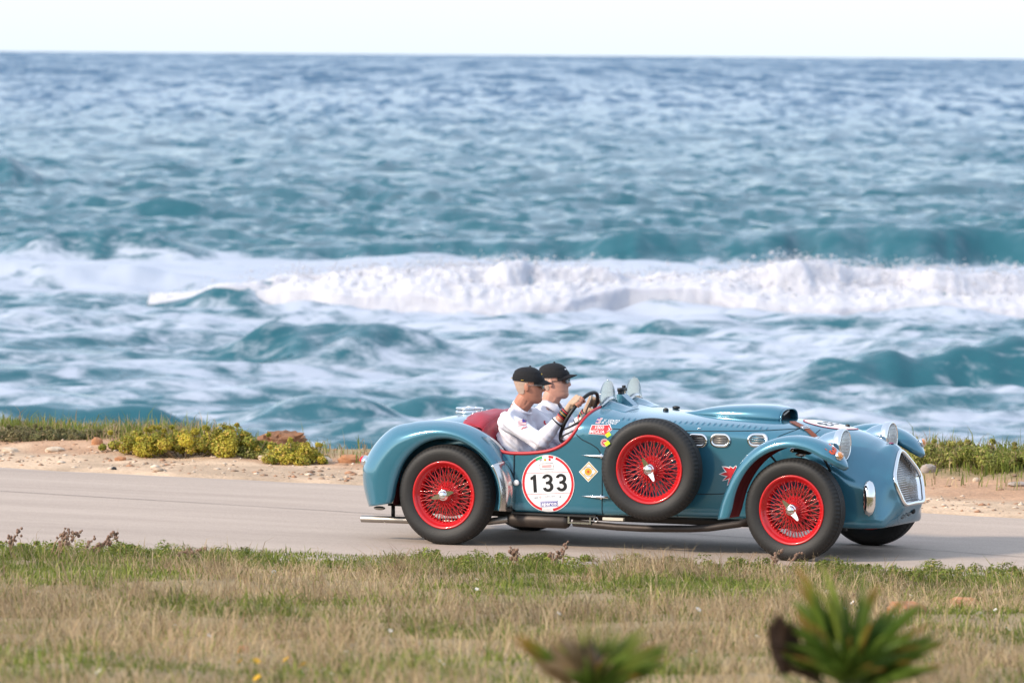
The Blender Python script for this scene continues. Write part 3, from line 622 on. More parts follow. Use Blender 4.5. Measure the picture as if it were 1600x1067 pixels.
def st(px, py, wpx, hpx, label, m, k, sink=.3, **kw):
    g = ground_point(px, py, .02)
    for _ in range(4): g = ground_point(px, py, gz(g.x, g.y))
    s = (g.y+40)/FPX; return stone(g.x, g.y, wpx*s/2, max(wpx*s*.32, .02), hpx*s/2*1.25, label, m, k, sink=sink, **kw)
st(440, 702, 84, 32, 'large rust brown boulder rising behind the shrubs', MS_BR, 1, rough=.75)
st(425, 719, 46, 11, 'flat pale slab of stone at the foot of the shrubs', MS_PALE, 2)
st(152, 703, 18, 12, 'rounded orange stone at the left end of the shrubs', MS_OR, 3)
st(85, 706, 30, 8, 'low pale stone on the reddish bank at left', MS_PALE, 4)
st(15, 706, 26, 8, 'pale stone at the left picture edge on the bank', MS_PALE, 5)
st(188, 719, 18, 7, 'small orange brown stone on the sand below the first shrub', MS_OR, 6)
st(178, 733.5, 9, 5, 'small black stone on the edge of the asphalt', M_BLACK, 7)
st(505, 724, 26, 12, 'pale angular stone beside the last shrub near the car tail', MS_PALE, 8)
st(545, 722, 34, 14, 'orange stone behind the tail of the car', MS_OR, 9)
st(1450, 750, 26, 14, 'rounded grey stone just ahead of the car nose', MS_GR, 10)
st(1525, 757, 12, 7, 'small pale stone on the sand below the green mound', MS_PALE, 11)
st(1590, 764, 30, 7, 'flat grey stone at the right picture edge', MS_GR, 12)
st(1505, 953, 52, 22, 'orange block of stone in the grass at right', MS_OR, 13)
st(1415, 968, 64, 24, 'broad tan rock in the grass behind the larger palm', MS_OR, 14)
st(1300, 937, 40, 12, 'low pale rock in the grass left of the tan rock', MS_PALE, 15)
st(380, 1022, 20, 14, 'lone round orange stone among the yellow flowers', MS_OR, 16)
def gravel():
    n = 1700; x = rng.uniform(-7, 7, n); s = rng.gamma(2.0, .5, n); y = 6.63+(s-(x+4.09)*.489)/.872; r = rng.gamma(2.2, .0036, n)+.003
    ico = np.array([(1, 0, 0), (-1, 0, 0), (0, 1, 0), (0, -1, 0), (0, 0, 1), (0, 0, -1)], float); f = np.array([(0, 2, 4), (2, 1, 4), (1, 3, 4), (3, 0, 4), (2, 0, 5), (1, 2, 5), (3, 1, 5), (0, 3, 5)])
    V = ico[None]*(r[:, None, None]*rng.uniform(.5, 1.4, (n, 6, 1)))*np.array([1.5, 1, .7])+np.stack([x, y, land_z(x, y)+r*.2], 1)[:, None, :]
    F = f[None]+np.arange(n)[:, None, None]*6; c = np.array([[.5, .38, .28], [.38, .21, .13], [.6, .5, .4], [.3, .2, .14]])[rng.integers(0, 4, n)]*rng.uniform(.7, 1.15, n)[:, None]
    o = fastmesh('gravel', V.reshape(-1, 3), F.reshape(-1, 3), vcol_mat('gravel', 'col', .9, 0, 30, 0), None, False, cols={'col': np.repeat(c, 6, 0)}); tag(o, 'loose gravel scattered over the sandy shoulder', None, None, 'stuff')
gravel()
# litter and flowers
g = ground_point(293, 708, .05)
lp = MB(); lp.add([(-.05, 0, 0), (.04, -.02, .005), (.055, .01, .06), (-.01, -.015, .075), (-.045, .02, .05), (0, .03, .03)], [(0, 1, 3), (1, 2, 3), (0, 3, 4), (4, 3, 5), (3, 2, 5), (0, 4, 5)])
o = lp.build('litter', mat('crumpled_paper', (.8, .8, .82), .7), None, False); o.location = (g.x, g.y-.12, gz(g.x, g.y-.12)+.02); tag(o, 'crumpled white scrap of litter under the tall shrub', 'litter')
M_DAISY = mat('white_petals', (.80, .80, .82), .6); M_YEL = mat('yellow_petals', (.75, .42, .01), .6)
def flower_mesh(m1, n=7):
    b = MB()
    for i in range(n):
        a = 2*PI*i/n; c, s = math.cos(a), math.sin(a); b.add([(c*.003, s*.003, 0), (c*.013-s*.005, s*.013+c*.005, .004), (c*.021, s*.021, .003), (c*.013+s*.005, s*.013-c*.005, .004)], [(0, 1, 2, 3)])
    me = mesh('petals', b.V, b.F); me.materials.append(m1); return me
sm = MB().tube([(0, 0, -.09), (.004, 0, -.04), (0, 0, 0)], .0018, 5); stem_me = mesh('flower_stem', sm.V, sm.F); stem_me.materials.append(mat('flower_stem', (.12, .16, .04), .7))
ce = MB().ball((0, 0, .003), (.005, .005, .004), 8, 5); cen_me = mesh('flower_centre', ce.V, ce.F); cen_me.materials.append(M_YEL)
FW, FY = flower_mesh(M_DAISY), flower_mesh(M_YEL)
def flower(px, py, me, name, label, group, sc):
    g = ground_point(px, py, .3)
    for _ in range(6): g = ground_point(px, py, gz(g.x, g.y)+.09)
    o = bpy.data.objects.new(name, me); COL.objects.link(o); o.location = g; o.scale = (sc,)*3; o.rotation_euler = (R(38), rng.normal(0, .3), rng.uniform(0, 6)); tag(o, label, 'flower', group)
    for nm, mm in (('flower_stem', stem_me), ('flower_centre', cen_me)):
        c = bpy.data.objects.new(nm, mm); COL.objects.link(c); c.parent = o
        if nm == 'flower_stem': c.rotation_euler = (R(-38), 0, 0)
for p in [(273, 977), (327, 993), (283, 1024), (154, 1049), (478, 1048), (505, 1047), (518, 1052), (428, 893), (376, 908), (1091, 952), (1332, 941), (1343, 952), (1423, 930), (1555, 952), (1575, 982), (1183, 994), (745, 920), (873, 958), (541, 1018), (1086, 1018), (60, 925), (610, 985), (690, 1035), (1530, 958), (745, 905), (1395, 962), (1320, 950)]:
    flower(p[0], p[1], FW, 'white_flower', 'small white flower scattered in the dry grass', 'white flowers in the grass', rng.uniform(.5, .85))
for p, l in [((375, 1033), 'yellow flower left of the lone orange stone'), ((401, 1033), 'yellow flower just right of the lone orange stone'), ((447, 1030), 'pale yellow flower apart to the right of the others'), ((474, 1038), 'yellow flower beside a pair of white flowers'), ((402, 1059), 'lowest yellow flower at the bottom edge of the grass')]:
    flower(p[0], p[1], FY, 'yellow_flower', l, 'yellow flowers in the grass', 1.0)
# ---------------------------------------------------------------- the car (x forward from the rear axle, y to its left, z up)
CAR = empty('vintage_racing_car', (-.1457, 0, 0)); CAR.rotation_euler = (0, 0, -R(24.5))
tag(CAR, 'open blue vintage racing car with red wire wheels driving on the coast road', 'car')
TR = .3408; WB = 2.54
# body sections: x, half width, underside, shoulder height, top height, roundness
ST = np.array([
 [-.655, .10, .40, .43, .455, 2.0], [-.650, .22, .35, .44, .51, 2.0], [-.625, .34, .30, .47, .60, 2.1], [-.57, .44, .265, .52, .69, 2.1], [-.48, .505, .25, .57, .762, 2.2],
 [-.35, .545, .24, .62, .812, 2.3], [-.2, .570, .235, .65, .842, 2.4], [0, .588, .235, .675, .864, 2.5], [.2, .602, .235, .68, .878, 2.6],
 [.45, .612, .232, .66, .90, 2.8], [.8, .612, .232, .68, .935, 3.0], [.96, .607, .233, .74, .955, 3.2], [1.06, .600, .233, .76, .948, 3.0], [1.16, .588, .234, .77, .930, 2.7],
 [1.35, .565, .235, .785, .917, 2.5], [1.7, .525, .235, .79, .905, 2.4], [2.1, .482, .232, .775, .893, 2.3], [2.38, .455, .226, .72, .879, 2.2], [2.56, .448, .218, .62, .858, 2.1],
 [2.72, .446, .208, .52, .822, 2.0], [2.84, .425, .202, .47, .778, 2.0]])
NB, NS, NT = 9, 15, 26
def half_ring(w_, zb, zs, zt, n):
    P = []
    r = min(.045, w_*.3)
    for i in range(NB): P.append((w_*(i/(NB-1))*(1-r/w_) if i else 0, zb))
    for i in range(1, NS+1):
        t = i/NS
        if t < .2: a = t/.2*PI/2; P.append((w_-r+r*math.sin(a), zb+r-r*math.cos(a)))
        else: q = (t-.2)/.8; P.append((w_, zb+r+(zs-zb-r)*q))
    for i in range(1, NT+1):
        a = PI/2*i/NT; P.append((w_*max(0, math.cos(a))**(2/n), zs+(zt-zs)*math.sin(a)**(2/n)))
    return np.array(P)
def grille_half(e=0.0):
    """pentagon of the grille mouth, e = outward growth"""
    K = [(0, .362-e), (.150, .360-e), (.178+e*.8, .372-e*.7), (.205+e, .42), (.228+e, .47), (.236+e, .515), (.222+e, .548), (.165+e*.9, .600+e*.5), (.09+e*.6, .655+e*.8), (.03+e*.4, .690+e*.9), (0, .698+e)]
    d = [0]
    for a, b in zip(K[:-1], K[1:]): d.append(d[-1]+math.hypot(b[0]-a[0], b[1]-a[1]))
    marks = [d[0], d[2], d[6], d[10]]
    q = list(np.linspace(marks[0], marks[1], NB))+list(np.linspace(marks[1], marks[2], NS+1)[1:])+list(np.linspace(marks[2], marks[3], NT+1)[1:])
    return crom(d, np.array(K), q)
GX = lambda z: 3.005+(.697-z)*.29
def build_body():
    xs = []; rings = []
    for x, w_, zb, zs, zt, n in ST: h = half_ring(w_, zb, zs, zt, n); rings.append(np.column_stack([np.full(len(h), x), h])); xs.append(x)
    h = half_ring(.375, .212, .455, .742, 2.0); rings.append(np.column_stack([2.912+(.742-h[:, 1])*.20, h])); xs.append(2.915)
    h = grille_half(.062)*.8+half_ring(.30, .26, .47, .715, 2.0)*.2; rings.append(np.column_stack([2.962+(.72-h[:, 1])*.27, h])); xs.append(2.965)
    h = grille_half(.022); rings.append(np.column_stack([2.995+(.71-h[:, 1])*.285, h])); xs.append(2.995)
    h = grille_half(0); rings.append(np.column_stack([GX(h[:, 1]), h])); xs.append(3.012)
    A = np.array(rings); n, k, _ = A.shape
    xq = np.unique(np.concatenate([np.linspace(-.655, -.45, 22), np.linspace(-.45, 2.7, 130), np.linspace(2.7, 3.012, 34)]))
    Q = crom(np.array(xs), A.reshape(n, -1), xq).reshape(len(xq), k, 3)
    near = Q*np.array([1, -1, 1]); far = Q[:, ::-1][:, 1:-1]; full = np.concatenate([near, far], 1)
    V = full.reshape(-1, 3); F = gridfaces(len(xq), full.shape[1], True)
    me = mesh('body', V, F); b = bmesh.new(); b.from_mesh(me)
    b.verts.ensure_lookup_table(); bmesh.ops.contextual_create(b, geom=[v for v in b.verts if v.co.x < -.6549])
    bmesh.ops.remove_doubles(b, verts=b.verts, dist=1e-4); bmesh.ops.recalc_face_normals(b, faces=b.faces); b.to_mesh(me); b.free()
    return me
body_me = build_body()
bt = bmesh.new(); bt.from_mesh(body_me); BVH = BVHTree.FromBMesh(bt); bt.free()
def side(x, z, s=-1, off=0.0):
    h = BVH.ray_cast(Vector((x, s*3, z)), Vector((0, -s, 0)))
    return h[0].y+s*off if h[0] is not None else s*.5
def top(x, y, off=0.0):
    h = BVH.ray_cast(Vector((x, y, 3)), Vector((0, 0, -1)))
    return h[0].z+off if h[0] is not None else .9
CUT = [(.055, 1.5), (.055, .80), (.16, .775), (.26, .70), (.33, .652), (.40, .632), (.50, .632), (.58, .637), (.65, .645), (.714, .656), (.765, .672), (.81, .695), (.845, .718), (.872, .745), (.90, .785), (.925, .825), (.948, .868), (.965, .91), (.975, .95), (.978, 1.0), (.978, 1.5)]
def in_poly(x, z, P):
    c = False; j = len(P)-1
    for i in range(len(P)):
        if (P[i][1] > z) != (P[j][1] > z) and x < (P[j][0]-P[i][0])*(z-P[i][1])/(P[j][1]-P[i][1])+P[i][0]: c = not c
        j = i
    return c
def cut_cockpit():
    b = bmesh.new(); b.from_mesh(body_me)
    for (x0, z0), (x1, z1) in zip(CUT[:-1], CUT[1:]):
        d = Vector((x1-x0, 0, z1-z0)).normalized(); nrm = Vector((d.z, 0, -d.x))
        g = [f for f in b.faces if -.05 < f.calc_center_median().x < 1.10 and f.calc_center_median().z > .5]
        ge = set(); gv = set()
        for f in g: ge.update(f.edges); gv.update(f.verts)
        bmesh.ops.bisect_plane(b, geom=g+list(ge)+list(gv), dist=1e-5, plane_co=(x0, 0, z0), plane_no=nrm)
    dl = [f for f in b.faces if in_poly(f.calc_center_median().x, f.calc_center_median().z, CUT)]
    bmesh.ops.delete(b, geom=dl, context='FACES'); bmesh.ops.remove_doubles(b, verts=b.verts, dist=4e-4)
    # boundary loop of the cockpit
    be = [e for e in b.edges if len(e.link_faces) == 1 and -.02 < e.verts[0].co.x < 1.03 and e.verts[0].co.z > .55 and e.verts[1].co.z > .55]
    adj = {}
    for e in be:
        a, c = e.verts; adj.setdefault(a, []).append(c); adj.setdefault(c, []).append(a)
    loops = []; seen = set()
    for v0 in adj:
        if v0 in seen: continue
        loop = [v0]; seen.add(v0); v = v0
        while True:
            nx = [q for q in adj[v] if q not in seen]
            if not nx: break
            v = nx[0]; seen.add(v); loop.append(v)
        loops.append([q.co.copy() for q in loop])
    loop = max(loops, key=len)
    b.to_mesh(body_me); b.free(); return loop
RIM = cut_cockpit()
body = link('body', body_me, M_PAINT, CAR)
def resample(P, n, closed=True):
    P = [Vector(p) for p in P]; Q = P+[P[0]] if closed else P; d = [0]
    for a, b in zip(Q[:-1], Q[1:]): d.append(d[-1]+(b-a).length)
    t = np.linspace(0, d[-1], n+(1 if closed else 0))[:n]; A = np.array([tuple(q) for q in Q])
    return [Vector(v) for v in np.stack([np.interp(t, d, A[:, k]) for k in range(3)], 1)]
def smoothloop(P, it=3, closed=True):
    for _ in range(it):
        Q = [p.copy() for p in P]; n = len(P)
        for i in range(n):
            if closed or 0 < i < n-1: Q[i] = (P[(i-1) % n]+P[i]*2+P[(i+1) % n])/4
        P = Q
    return P
MB().tube(smoothloop(resample(RIM, 150), 2), .0115, 10, closed=True).build('cockpit_piping', M_PIPING, CAR)
# cockpit tub, floor and dashboard
def tub():
    b = MB(); xs = np.linspace(.07, 1.12, 12); V = []
    for x in xs:
        w_ = float(crom(ST[:, 0], ST[:, 1], [x])[0])-.022
        V += [(x, -w_, .62), (x, -w_, .30), (x, -w_+.04, .26), (x, w_-.04, .26), (x, w_, .30), (x, w_, .62)]
    b.add(V, gridfaces(12, 6)); b.build('cockpit_lining', M_LEATHER, CAR)
    d = MB(); N = 24; pts = []
    for i in range(N+1):
        a = PI*i/N; n = 3.0; c, s_ = math.cos(a), math.sin(a); pts.append((.575*math.copysign(abs(c)**(2/n), c), .70+.235*abs(s_)**(2/n)))
    pts = [(-.575, .60)]+pts[::-1]+[(.575, .60)]; m = len(pts)
    d.add([(1.03, y, z) for y, z in pts]+[(1.05, y, z) for y, z in pts], [tuple(range(m))]+[tuple(range(m, 2*m))[::-1]]+[(i, (i+1) % m, m+(i+1) % m, m+i) for i in range(m)])
    dash = d.build('dashboard', M_ALU, CAR, False)
    for y, z, r in [(-.14, .83, .05), (-.33, .83, .05), (.0, .84, .035), (.1, .84, .035), (0, .76, .03)]:
        g = MB(); g.lathe([(0, .008), (r*.9, .008), (r, .004), (r, -.004)], 24, Matrix.Translation((1.028, y, z)) @ Matrix.Rotation(-PI/2, 4, 'Y')); g.build('gauge', M_BLACK, dash)
tub()
# rear decking, seats
def grid_obj(name, P, m, parent=CAR, th=0.0, smooth=True):
    P = np.asarray(P); o = fastmesh(name, P.reshape(-1, 3), gridfaces(P.shape[0], P.shape[1]), m, parent, smooth)
    if th:
        md = o.modifiers.new('s', 'SOLIDIFY'); md.thickness = th; md.offset = 0
    return o
def tonneau():
    ys = np.linspace(-.545, .545, 41); rows = []
    for t in np.linspace(0, 1, 10):
        row = []
        for y in ys:
            q = (y/.545)**2; xr = -.035+.07*q; xf = .135+.03*q; x = xr+(xf-xr)*t; zt_ = top(x, y) if abs(y) < .54 else top(x, .54*np.sign(y))
            zz = zt_+.008+.010*math.sin(PI*t)*(1+.6*math.sin(y*23+t*4))-.008*t
            row.append((x, y*(1-.02*t), zz))
        rows.append(row)
    base = rows[-1]
    fold = [[(x+.022, y, z-.012) for x, y, z in base], [(x+.034, y*.985, z-.035) for x, y, z in base]]
    grid_obj('tonneau_cover', rows+fold, M_LEATHER, th=.004)
    for i, y in enumerate(np.linspace(-.52, .52, 13)):
        q = (y/.545)**2; x = -.024+.07*q; MB().ball((x, y, top(x, y)+.014), (.008, .008, .006), 8, 5).build('snap_fastener', M_CHROME, CAR)
    # padded wall behind the seats
    rows = []
    for t in np.linspace(0, 1, 12):
        row = []
        for y in ys:
            q = (y/.545)**2; x0 = .165+.03*q; z0 = top(.12, y*.97)-.02
            bulge = .020*abs(math.sin((y+.545)/1.09*PI*4))**.6*math.sin(PI*min(1, t*1.3))
            row.append((x0+.05*t+.05*t*t+.05*q*t+bulge, y*(1-.04*t), z0*(1-t)+.34*t))
        rows.append(row)
    grid_obj('padded_rear_wall', rows, M_LEATHER, th=.004)
    for s in (-1, 1):
        c = MB(); 
        for i in range(5): c.ball((.45, s*.23+(i-2)*.075, .335), (.22, .05, .07), 16, 8)
        c.build('seat_cushion', M_LEATHER, CAR)
tonneau()
# filler cap on the tail deck
fz = top(-.17, .02)
fc = MB().lathe([(0, .0), (.095, 0), (.098, .01), (.092, .018), (.086, .02), (.086, .012), (.03, .010), (0, .012)], 40, Matrix.Translation((-.17, .03, fz+.002))).build('filler_cap', M_CHROME, CAR)
MB().tube([(-.255, .03, fz+.028), (-.17, .03, fz+.045), (-.085, .03, fz+.028)], .007, 8).build('clamp_bar', M_CHROME, fc)
MB().tube([(-.17+.09*math.cos(a), .03+.09*math.sin(a), fz+.036) for a in np.linspace(0, 2*PI, 33)[:-1]], .006, 8, closed=True).build('clamp_ring', M_CHROME, fc)
# ---- rear fenders
def rear_fender(s):
    cx, cz = 0.0, .34; th = np.radians(np.linspace(-12, 190, 110))
    A = [-12, 1, 13, 26, 36, 51, 65, 75, 90, 107, 123, 135, 147.8, 158.8, 166.5, 176, 183, 190]
    rc = [.468, .470, .473, .478, .472, .478, .480, .482, .490, .514, .562, .618, .655, .684, .700, .684, .664, .642]
    ro = crom([-12, 5, 20, 40, 60, 90, 130, 160, 175, 187, 190], [.412, .412, .408, .402, .392, .385, .372, .366, .375, .395, .41], np.degrees(th)); Rc = crom(A, rc, np.degrees(th))
    fr = sstep(50, 10, np.degrees(th))            # front: the fender faces forward and meets the door
    bk = sstep(120, 185, np.degrees(th))
    rows = []
    for i, a in enumerate(th):
        c, sn = math.cos(a), math.sin(a); o_, r_, f, k = ro[i], Rc[i], fr[i], bk[i]; row = []
        yl = .752-.012*f-.02*k; d = r_-o_
        prof = [(o_+.012, yl-.055), (o_-.001, yl-.012), (o_, yl), (o_+.008, yl+.010), (o_+d*.18, yl+.022*(1-.5*f)), (o_+d*.40, yl+.024*(1-f)-.012*f), (o_+d*.62, yl+.008-.04*f-.01*k), (o_+d*.80, yl-.03-.05*f-.02*k), (o_+d*.93, yl-.075-.025*f-.04*k), (r_, yl-.13-.03*f-.06*k), (r_-.006-.05*k, yl-.19-.03*f-.09*k), (r_-.03-.16*k, yl-.27-.1*k)]
        pr = np.array(prof); L_ = np.concatenate([[0], np.cumsum(np.hypot(*np.diff(pr, axis=0).T))])
        for r, y in crom(L_, pr, np.linspace(0, L_[-1], 30)): row.append((cx+r*c, s*y, cz+r*sn))
        rows.append(row)
    rows = np.array(rows); k0 = 26                # the first rows are covered by the polished guard
    o = grid_obj('rear_fender', rows if s < 0 else rows[:, ::-1], M_PAINT, th=.006)
    g = rows[:24].copy(); cen = np.array([cx, 0, cz]); n_ = g-cen; n_[..., 1] = (g[..., 1]-s*.55)*1.6; n_ /= np.linalg.norm(n_, axis=-1)[..., None]
    g2 = (g+n_*.0055)[:, 2:29]; gd = grid_obj('stone_guard', g2 if s < 0 else g2[:, ::-1], M_ALU, th=.002)
    # dark red lining inside the arch
    li = MB(); V = []; aa = np.radians(np.linspace(-12, 192, 60))
    for a in aa:
        for y, r in ((.70, .405), (.62, .43), (.52, .44)): V.append((r*math.cos(a), s*y, .34+r*math.sin(a)))
    li.add(V, gridfaces(60, 3)); li.build('arch_lining', M_REDIN, CAR)
for s in (-1, 1): rear_fender(s)
# ---- front wings
def front_fender(s):
    cx, cz = WB, .34; deg = np.linspace(37.5, 189, 90); th = np.radians(deg)
    rc = crom([37.5, 45, 53, 63, 80, 100, 116, 135, 149, 160, 170, 180, 186, 189], [.472, .487, .497, .499, .494, .489, .487, .485, .484, .486, .500, .522, .538, .548], deg)
    ro = crom([37.5, 45, 60, 90, 120, 150, 170, 180, 189], [.440, .430, .418, .414, .402, .392, .398, .408, .436], deg)
    wd = crom([37.5, 41, 46, 60, 120, 189], [.012, .055, .085, .112, .112, .09], deg)
    rows = []
    for i, a in enumerate(th):
        c, sn = math.cos(a), math.sin(a); d = rc[i]-ro[i]; h = wd[i]; row = []
        for t in np.linspace(-1, 1, 25):
            b = t*PI/2*1.0; y = .715-h*math.sin(b)*(1 if t < 0 else 1); r = ro[i]+d*max(0, math.cos(b))**.62
            row.append((cx+r*c, s*(y if True else 0), cz+r*sn))
        rows.append(row)
    rows = np.array(rows); o = grid_obj('front_fender', rows if s < 0 else rows[:, ::-1], [M_PAINT, M_REDIN], th=.006)
    md = o.modifiers['s']; md.material_offset = 1; md.offset = -1
    return rows
FR = front_fender(-1); front_fender(1)
for s in (-1, 1):
    q = MB().tube([(2.60, s*.60, .795), (2.66, s*.55, .70), (2.68, s*.44, .58)], .008, 8).tube([(2.28, s*.62, .73), (2.34, s*.52, .62), (2.36, s*.46, .55)], .008, 8); q.build('fender_stay', M_BLACK, CAR)
    dm = MB().lathe([(.0, -.075), (.014, -.075), (.016, -.05), (.024, -.045), (.026, .03), (.020, .045), (0, .05)], 16, Matrix.Translation((2.56, s*.60, .722)) @ Matrix.Rotation(PI/2, 4, 'Y')).build('damper', M_BLACK, CAR)
    MB().ball((2.475, s*.60, .722), (.022, .016, .016), 10, 6).ball((2.53, s*.60, .695), (.04, .02, .014), 10, 6).build('damper_end', M_ALU, dm)
# ---- wheels
def tyre_mesh():
    n = 288; pr = [(.222, .052), (.232, .064), (.250, .072), (.275, .079), (.298, .079), (.316, .072), (.327, .062), (.3325, .054), (.337, .045)]
    tread = []
    y = .045
    for k, yy in enumerate(np.linspace(.040, -.040, 9)):
        hgt = .3408-(abs(yy)/.05)**2*.0028
        tread += [(hgt, yy+.0033), (hgt-.006, yy+.0026), (hgt-.006, yy-.0026), (hgt, yy-.0033)] if k % 2 == 0 else [(hgt, yy)]
    full = pr+tread+[(r, -h) for r, h in pr[::-1]]; k = len(full); V = []
    for i in range(n):
        a = 2*PI*i/n
        for j, (r, h) in enumerate(full):
            rr = r
            if (6 <= j <= 8 or k-9 <= j <= k-7) and i % 4 < 2: rr = r-.0045
            V.append((rr*math.cos(a), h, rr*math.sin(a)))
    me = mesh('tyre', V, gridfaces(n, k, False)) if False else None
    F = [(i*k+j, i*k+j+1, ((i+1) % n)*k+j+1, ((i+1) % n)*k+j) for i in range(n) for j in range(k-1)]
    me = mesh('tyre', V, F); me.materials.append(M_TYRE); me.polygons.foreach_set('use_smooth', [True]*len(me.polygons)); return me
TYRE = tyre_mesh()
RY = Matrix.Rotation(PI/2, 4, 'X')                # lathe axis Z -> -Y (outboard side of the near wheels)
def mk(mb, name, m, smooth=True, ang=None):
    me = mesh(name, mb.V, mb.F); me.materials.append(m); me.polygons.foreach_set('use_smooth', [smooth]*len(me.polygons))
    if ang:
        try: me.set_sharp_from_angle(angle=R(ang))
        except Exception: pass
    return me
RIMM = mk(MB().lathe([(.212, -.06), (.226, -.066), (.231, -.06), (.224, -.054), (.205, -.045), (.196, -.02), (.190, 0), (.192, .02), (.203, .038), (.216, .050), (.226, .054), (.231, .060), (.230, .067), (.224, .069), (.215, .064), (.209, .052), (.198, .040), (.186, .030), (.183, .0), (.188, -.03), (.205, -.055)], 72, RY, True), 'rim', M_RED)
HUBM = mk(MB().lathe([(0, .052), (.040, .052), (.046, .046), (.052, .030), (.070, .008), (.082, .002), (.086, -.006), (.084, -.016), (.062, -.022), (.055, -.06), (0, -.065)], 48, RY), 'hub', M_RED, True, 40)
def spokes():
    b = MB(); n = 24
    for i in range(n):
        a = 2*PI*i/n
        for (hr, hh, rr, rh, tw) in ((.048, .040, .192, .034, .42), (.048, .036, .190, .028, -.42), (.080, -.004, .184, .006, .5), (.080, -.010, .184, -.004, -.5), (.058, -.03, .186, -.018, .3)):
            a0 = a+(.13 if tw < 0 else 0); a1 = a0+tw
            p = Vector((hr*math.cos(a0), -hh, hr*math.sin(a0))); q = Vector((rr*math.cos(a1), -rh, rr*math.sin(a1))); b.tube([p, q], .0024, 5, cap=False)
    for i in range(48):
        a = 2*PI*i/48; b.ball((.188*math.cos(a), -.030, .188*math.sin(a)), .0055, 6, 4)
    return b
SPOKE = mk(spokes(), 'spokes', M_RED)
def spinner():
    b = MB().lathe([(0, .098), (.012, .097), (.022, .092), (.028, .083), (.030, .078), (.036, .076), (.040, .070), (.041, .056), (.036, .050)], 36, RY)
    c = MB()
    for s in (1, -1):
        pts = [(.020, .020), (.045, .016), (.068, .012), (.082, .007), (.087, 0), (.080, -.007), (.064, -.010), (.044, -.015), (.020, -.020)]
        tip = [(s*x, -(.074+.012*(x/.087)), s*z) for x, z in pts]; bk = [(s*x, -(.060+.014*(x/.087)), s*z) for x, z in pts]; m = len(pts)
        c.add(tip+bk, [tuple(range(m)), tuple(range(m, 2*m))[::-1]]+[(i, (i+1) % m, m+(i+1) % m, m+i) for i in range(m)])
    b.add(c.V, c.F); return b
SPIN = mk(spinner(), 'knock_off_spinner', M_CHROME, True, 30)
DRUM = mk(MB().lathe([(0, -.02), (.145, -.02), (.15, -.03), (.15, -.075), (.14, -.08), (0, -.08)], 40, RY), 'brake_drum', M_SOOT, True, 40)
def wheel(name, x, y, z, spin, flip=False, lean=0, drum=True, steer=0, label=None):
    t = empty(name, (x, y, z), CAR); t.rotation_euler = (lean, 0, (PI if flip else 0)+steer)
    if label: t['label'] = label
    for nm, me in (('tyre', TYRE), ('rim', RIMM), ('spokes', SPOKE), ('hub', HUBM), ('knock_off_spinner', SPIN))+((('brake_drum', DRUM),) if drum else ()):
        o = bpy.data.objects.new(nm, me); COL.objects.link(o); o.parent = t
        if nm == 'knock_off_spinner': o.rotation_euler = (0, R(spin), 0)
        elif nm == 'spokes': o.rotation_euler = (0, rng.uniform(0, 6), 0)
    return t
wheel('wheel', 0, -.679, TR, -17); wheel('wheel', 0, .679, TR, 30, True)
wheel('wheel', WB, -.7095, TR, 50, steer=R(-1.0)); wheel('wheel', WB, .7095, TR, 10, True, steer=R(-1.0))
spare = wheel('spare_wheel', 1.503, -.685, .567, 62, drum=False, steer=R(5.5), lean=R(-1))
ta = MB().box((0, 0, 0), (.030, .004, .022)).box((0, -.006, 0), (.026, .004, .02))
for (x, z, r) in ((1.232, .792, -.6), (1.226, .734, -.6)):
    o = MB().box((0, 0, 0), (.034, .005, .026), Matrix.Rotation(r, 3, 'Y')).build('lime_sticker', M_LIME, spare, False); v = Matrix.Rotation(-R(5.5), 3, 'Z') @ (Vector((x, -.765, z))-Vector((1.503, -.685, .567))); o.location = (v.x-.005, -.083, v.z)
# axles and underside
ch = MB()
for s in (-1, 1): ch.box((1.2, s*.33, .215), (3.1, .06, .07))
ch.tube([(0, -.6, TR), (0, .6, TR)], .035, 10).tube([(WB, -.62, TR-.05), (WB, -.2, .27), (WB, .2, .27), (WB, .62, TR-.05)], .025, 10)
ch.ball((0, 0, .33), (.13, .12, .13)); ch.box((1.1, 0, .225), (2.4, .9, .03)); ch.build('chassis', M_BLACK, CAR)
# ---- exhaust and side ironwork on the near side
MB().tube([(2.16, -.46, .25), (2.06, -.50, .212), (1.85, -.53, .178), (1.72, -.54, .168), (1.4, -.55, .158), (1.2, -.555, .160), (1.0, -.56, .170), (.88, -.56, .176)], .024, 12).build('exhaust_pipe', M_SOOT, CAR)
MB().lathe([(0, -.005), (.024, 0), (.040, .012), (.048, .03), (.048, .42), (.040, .44), (.028, .45), (0, .452)], 24, Matrix.Translation((.40, -.56, .182)) @ Matrix.Rotation(PI/2, 4, 'Y')).build('silencer', M_SOOT, CAR)
MB().tube([(.41, -.56, .182), (.25, -.57, .16), (-.1, -.58, .145), (-.4, -.585, .146), (-.69, -.585, .143)], .024, 14, cap=False).tube([(-.69, -.585, .143), (-.3, -.585, .146)], .020, 14).build('tail_pipe', M_STEEL, CAR)
MB().box((-.47, -.55, .20), (.02, .02, .11)).box((-.45, -.5, .245), (.12, .10, .018)).build('pipe_hanger', M_BLACK, CAR)
MB().ball((-.55, -.60, .222), (.045, .02, .014), 12, 6).build('jacking_stud', M_STEEL, CAR)
MB().box((.935, -.585, .2285), (.17, .012, .010)).box((.935, -.585, .178), (.17, .012, .010)).box((.856, -.585, .203), (.012, .012, .042)).box((1.014, -.585, .203), (.012, .012, .042)).build('step_bracket', M_ALU, CAR, False)
MB().lathe([(.012, -.004), (.018, -.004), (.018, .004), (.012, .004)], 20, Matrix.Translation((1.055, -.585, .207)) @ RY, True).build('tow_eye', M_ALU, CAR)
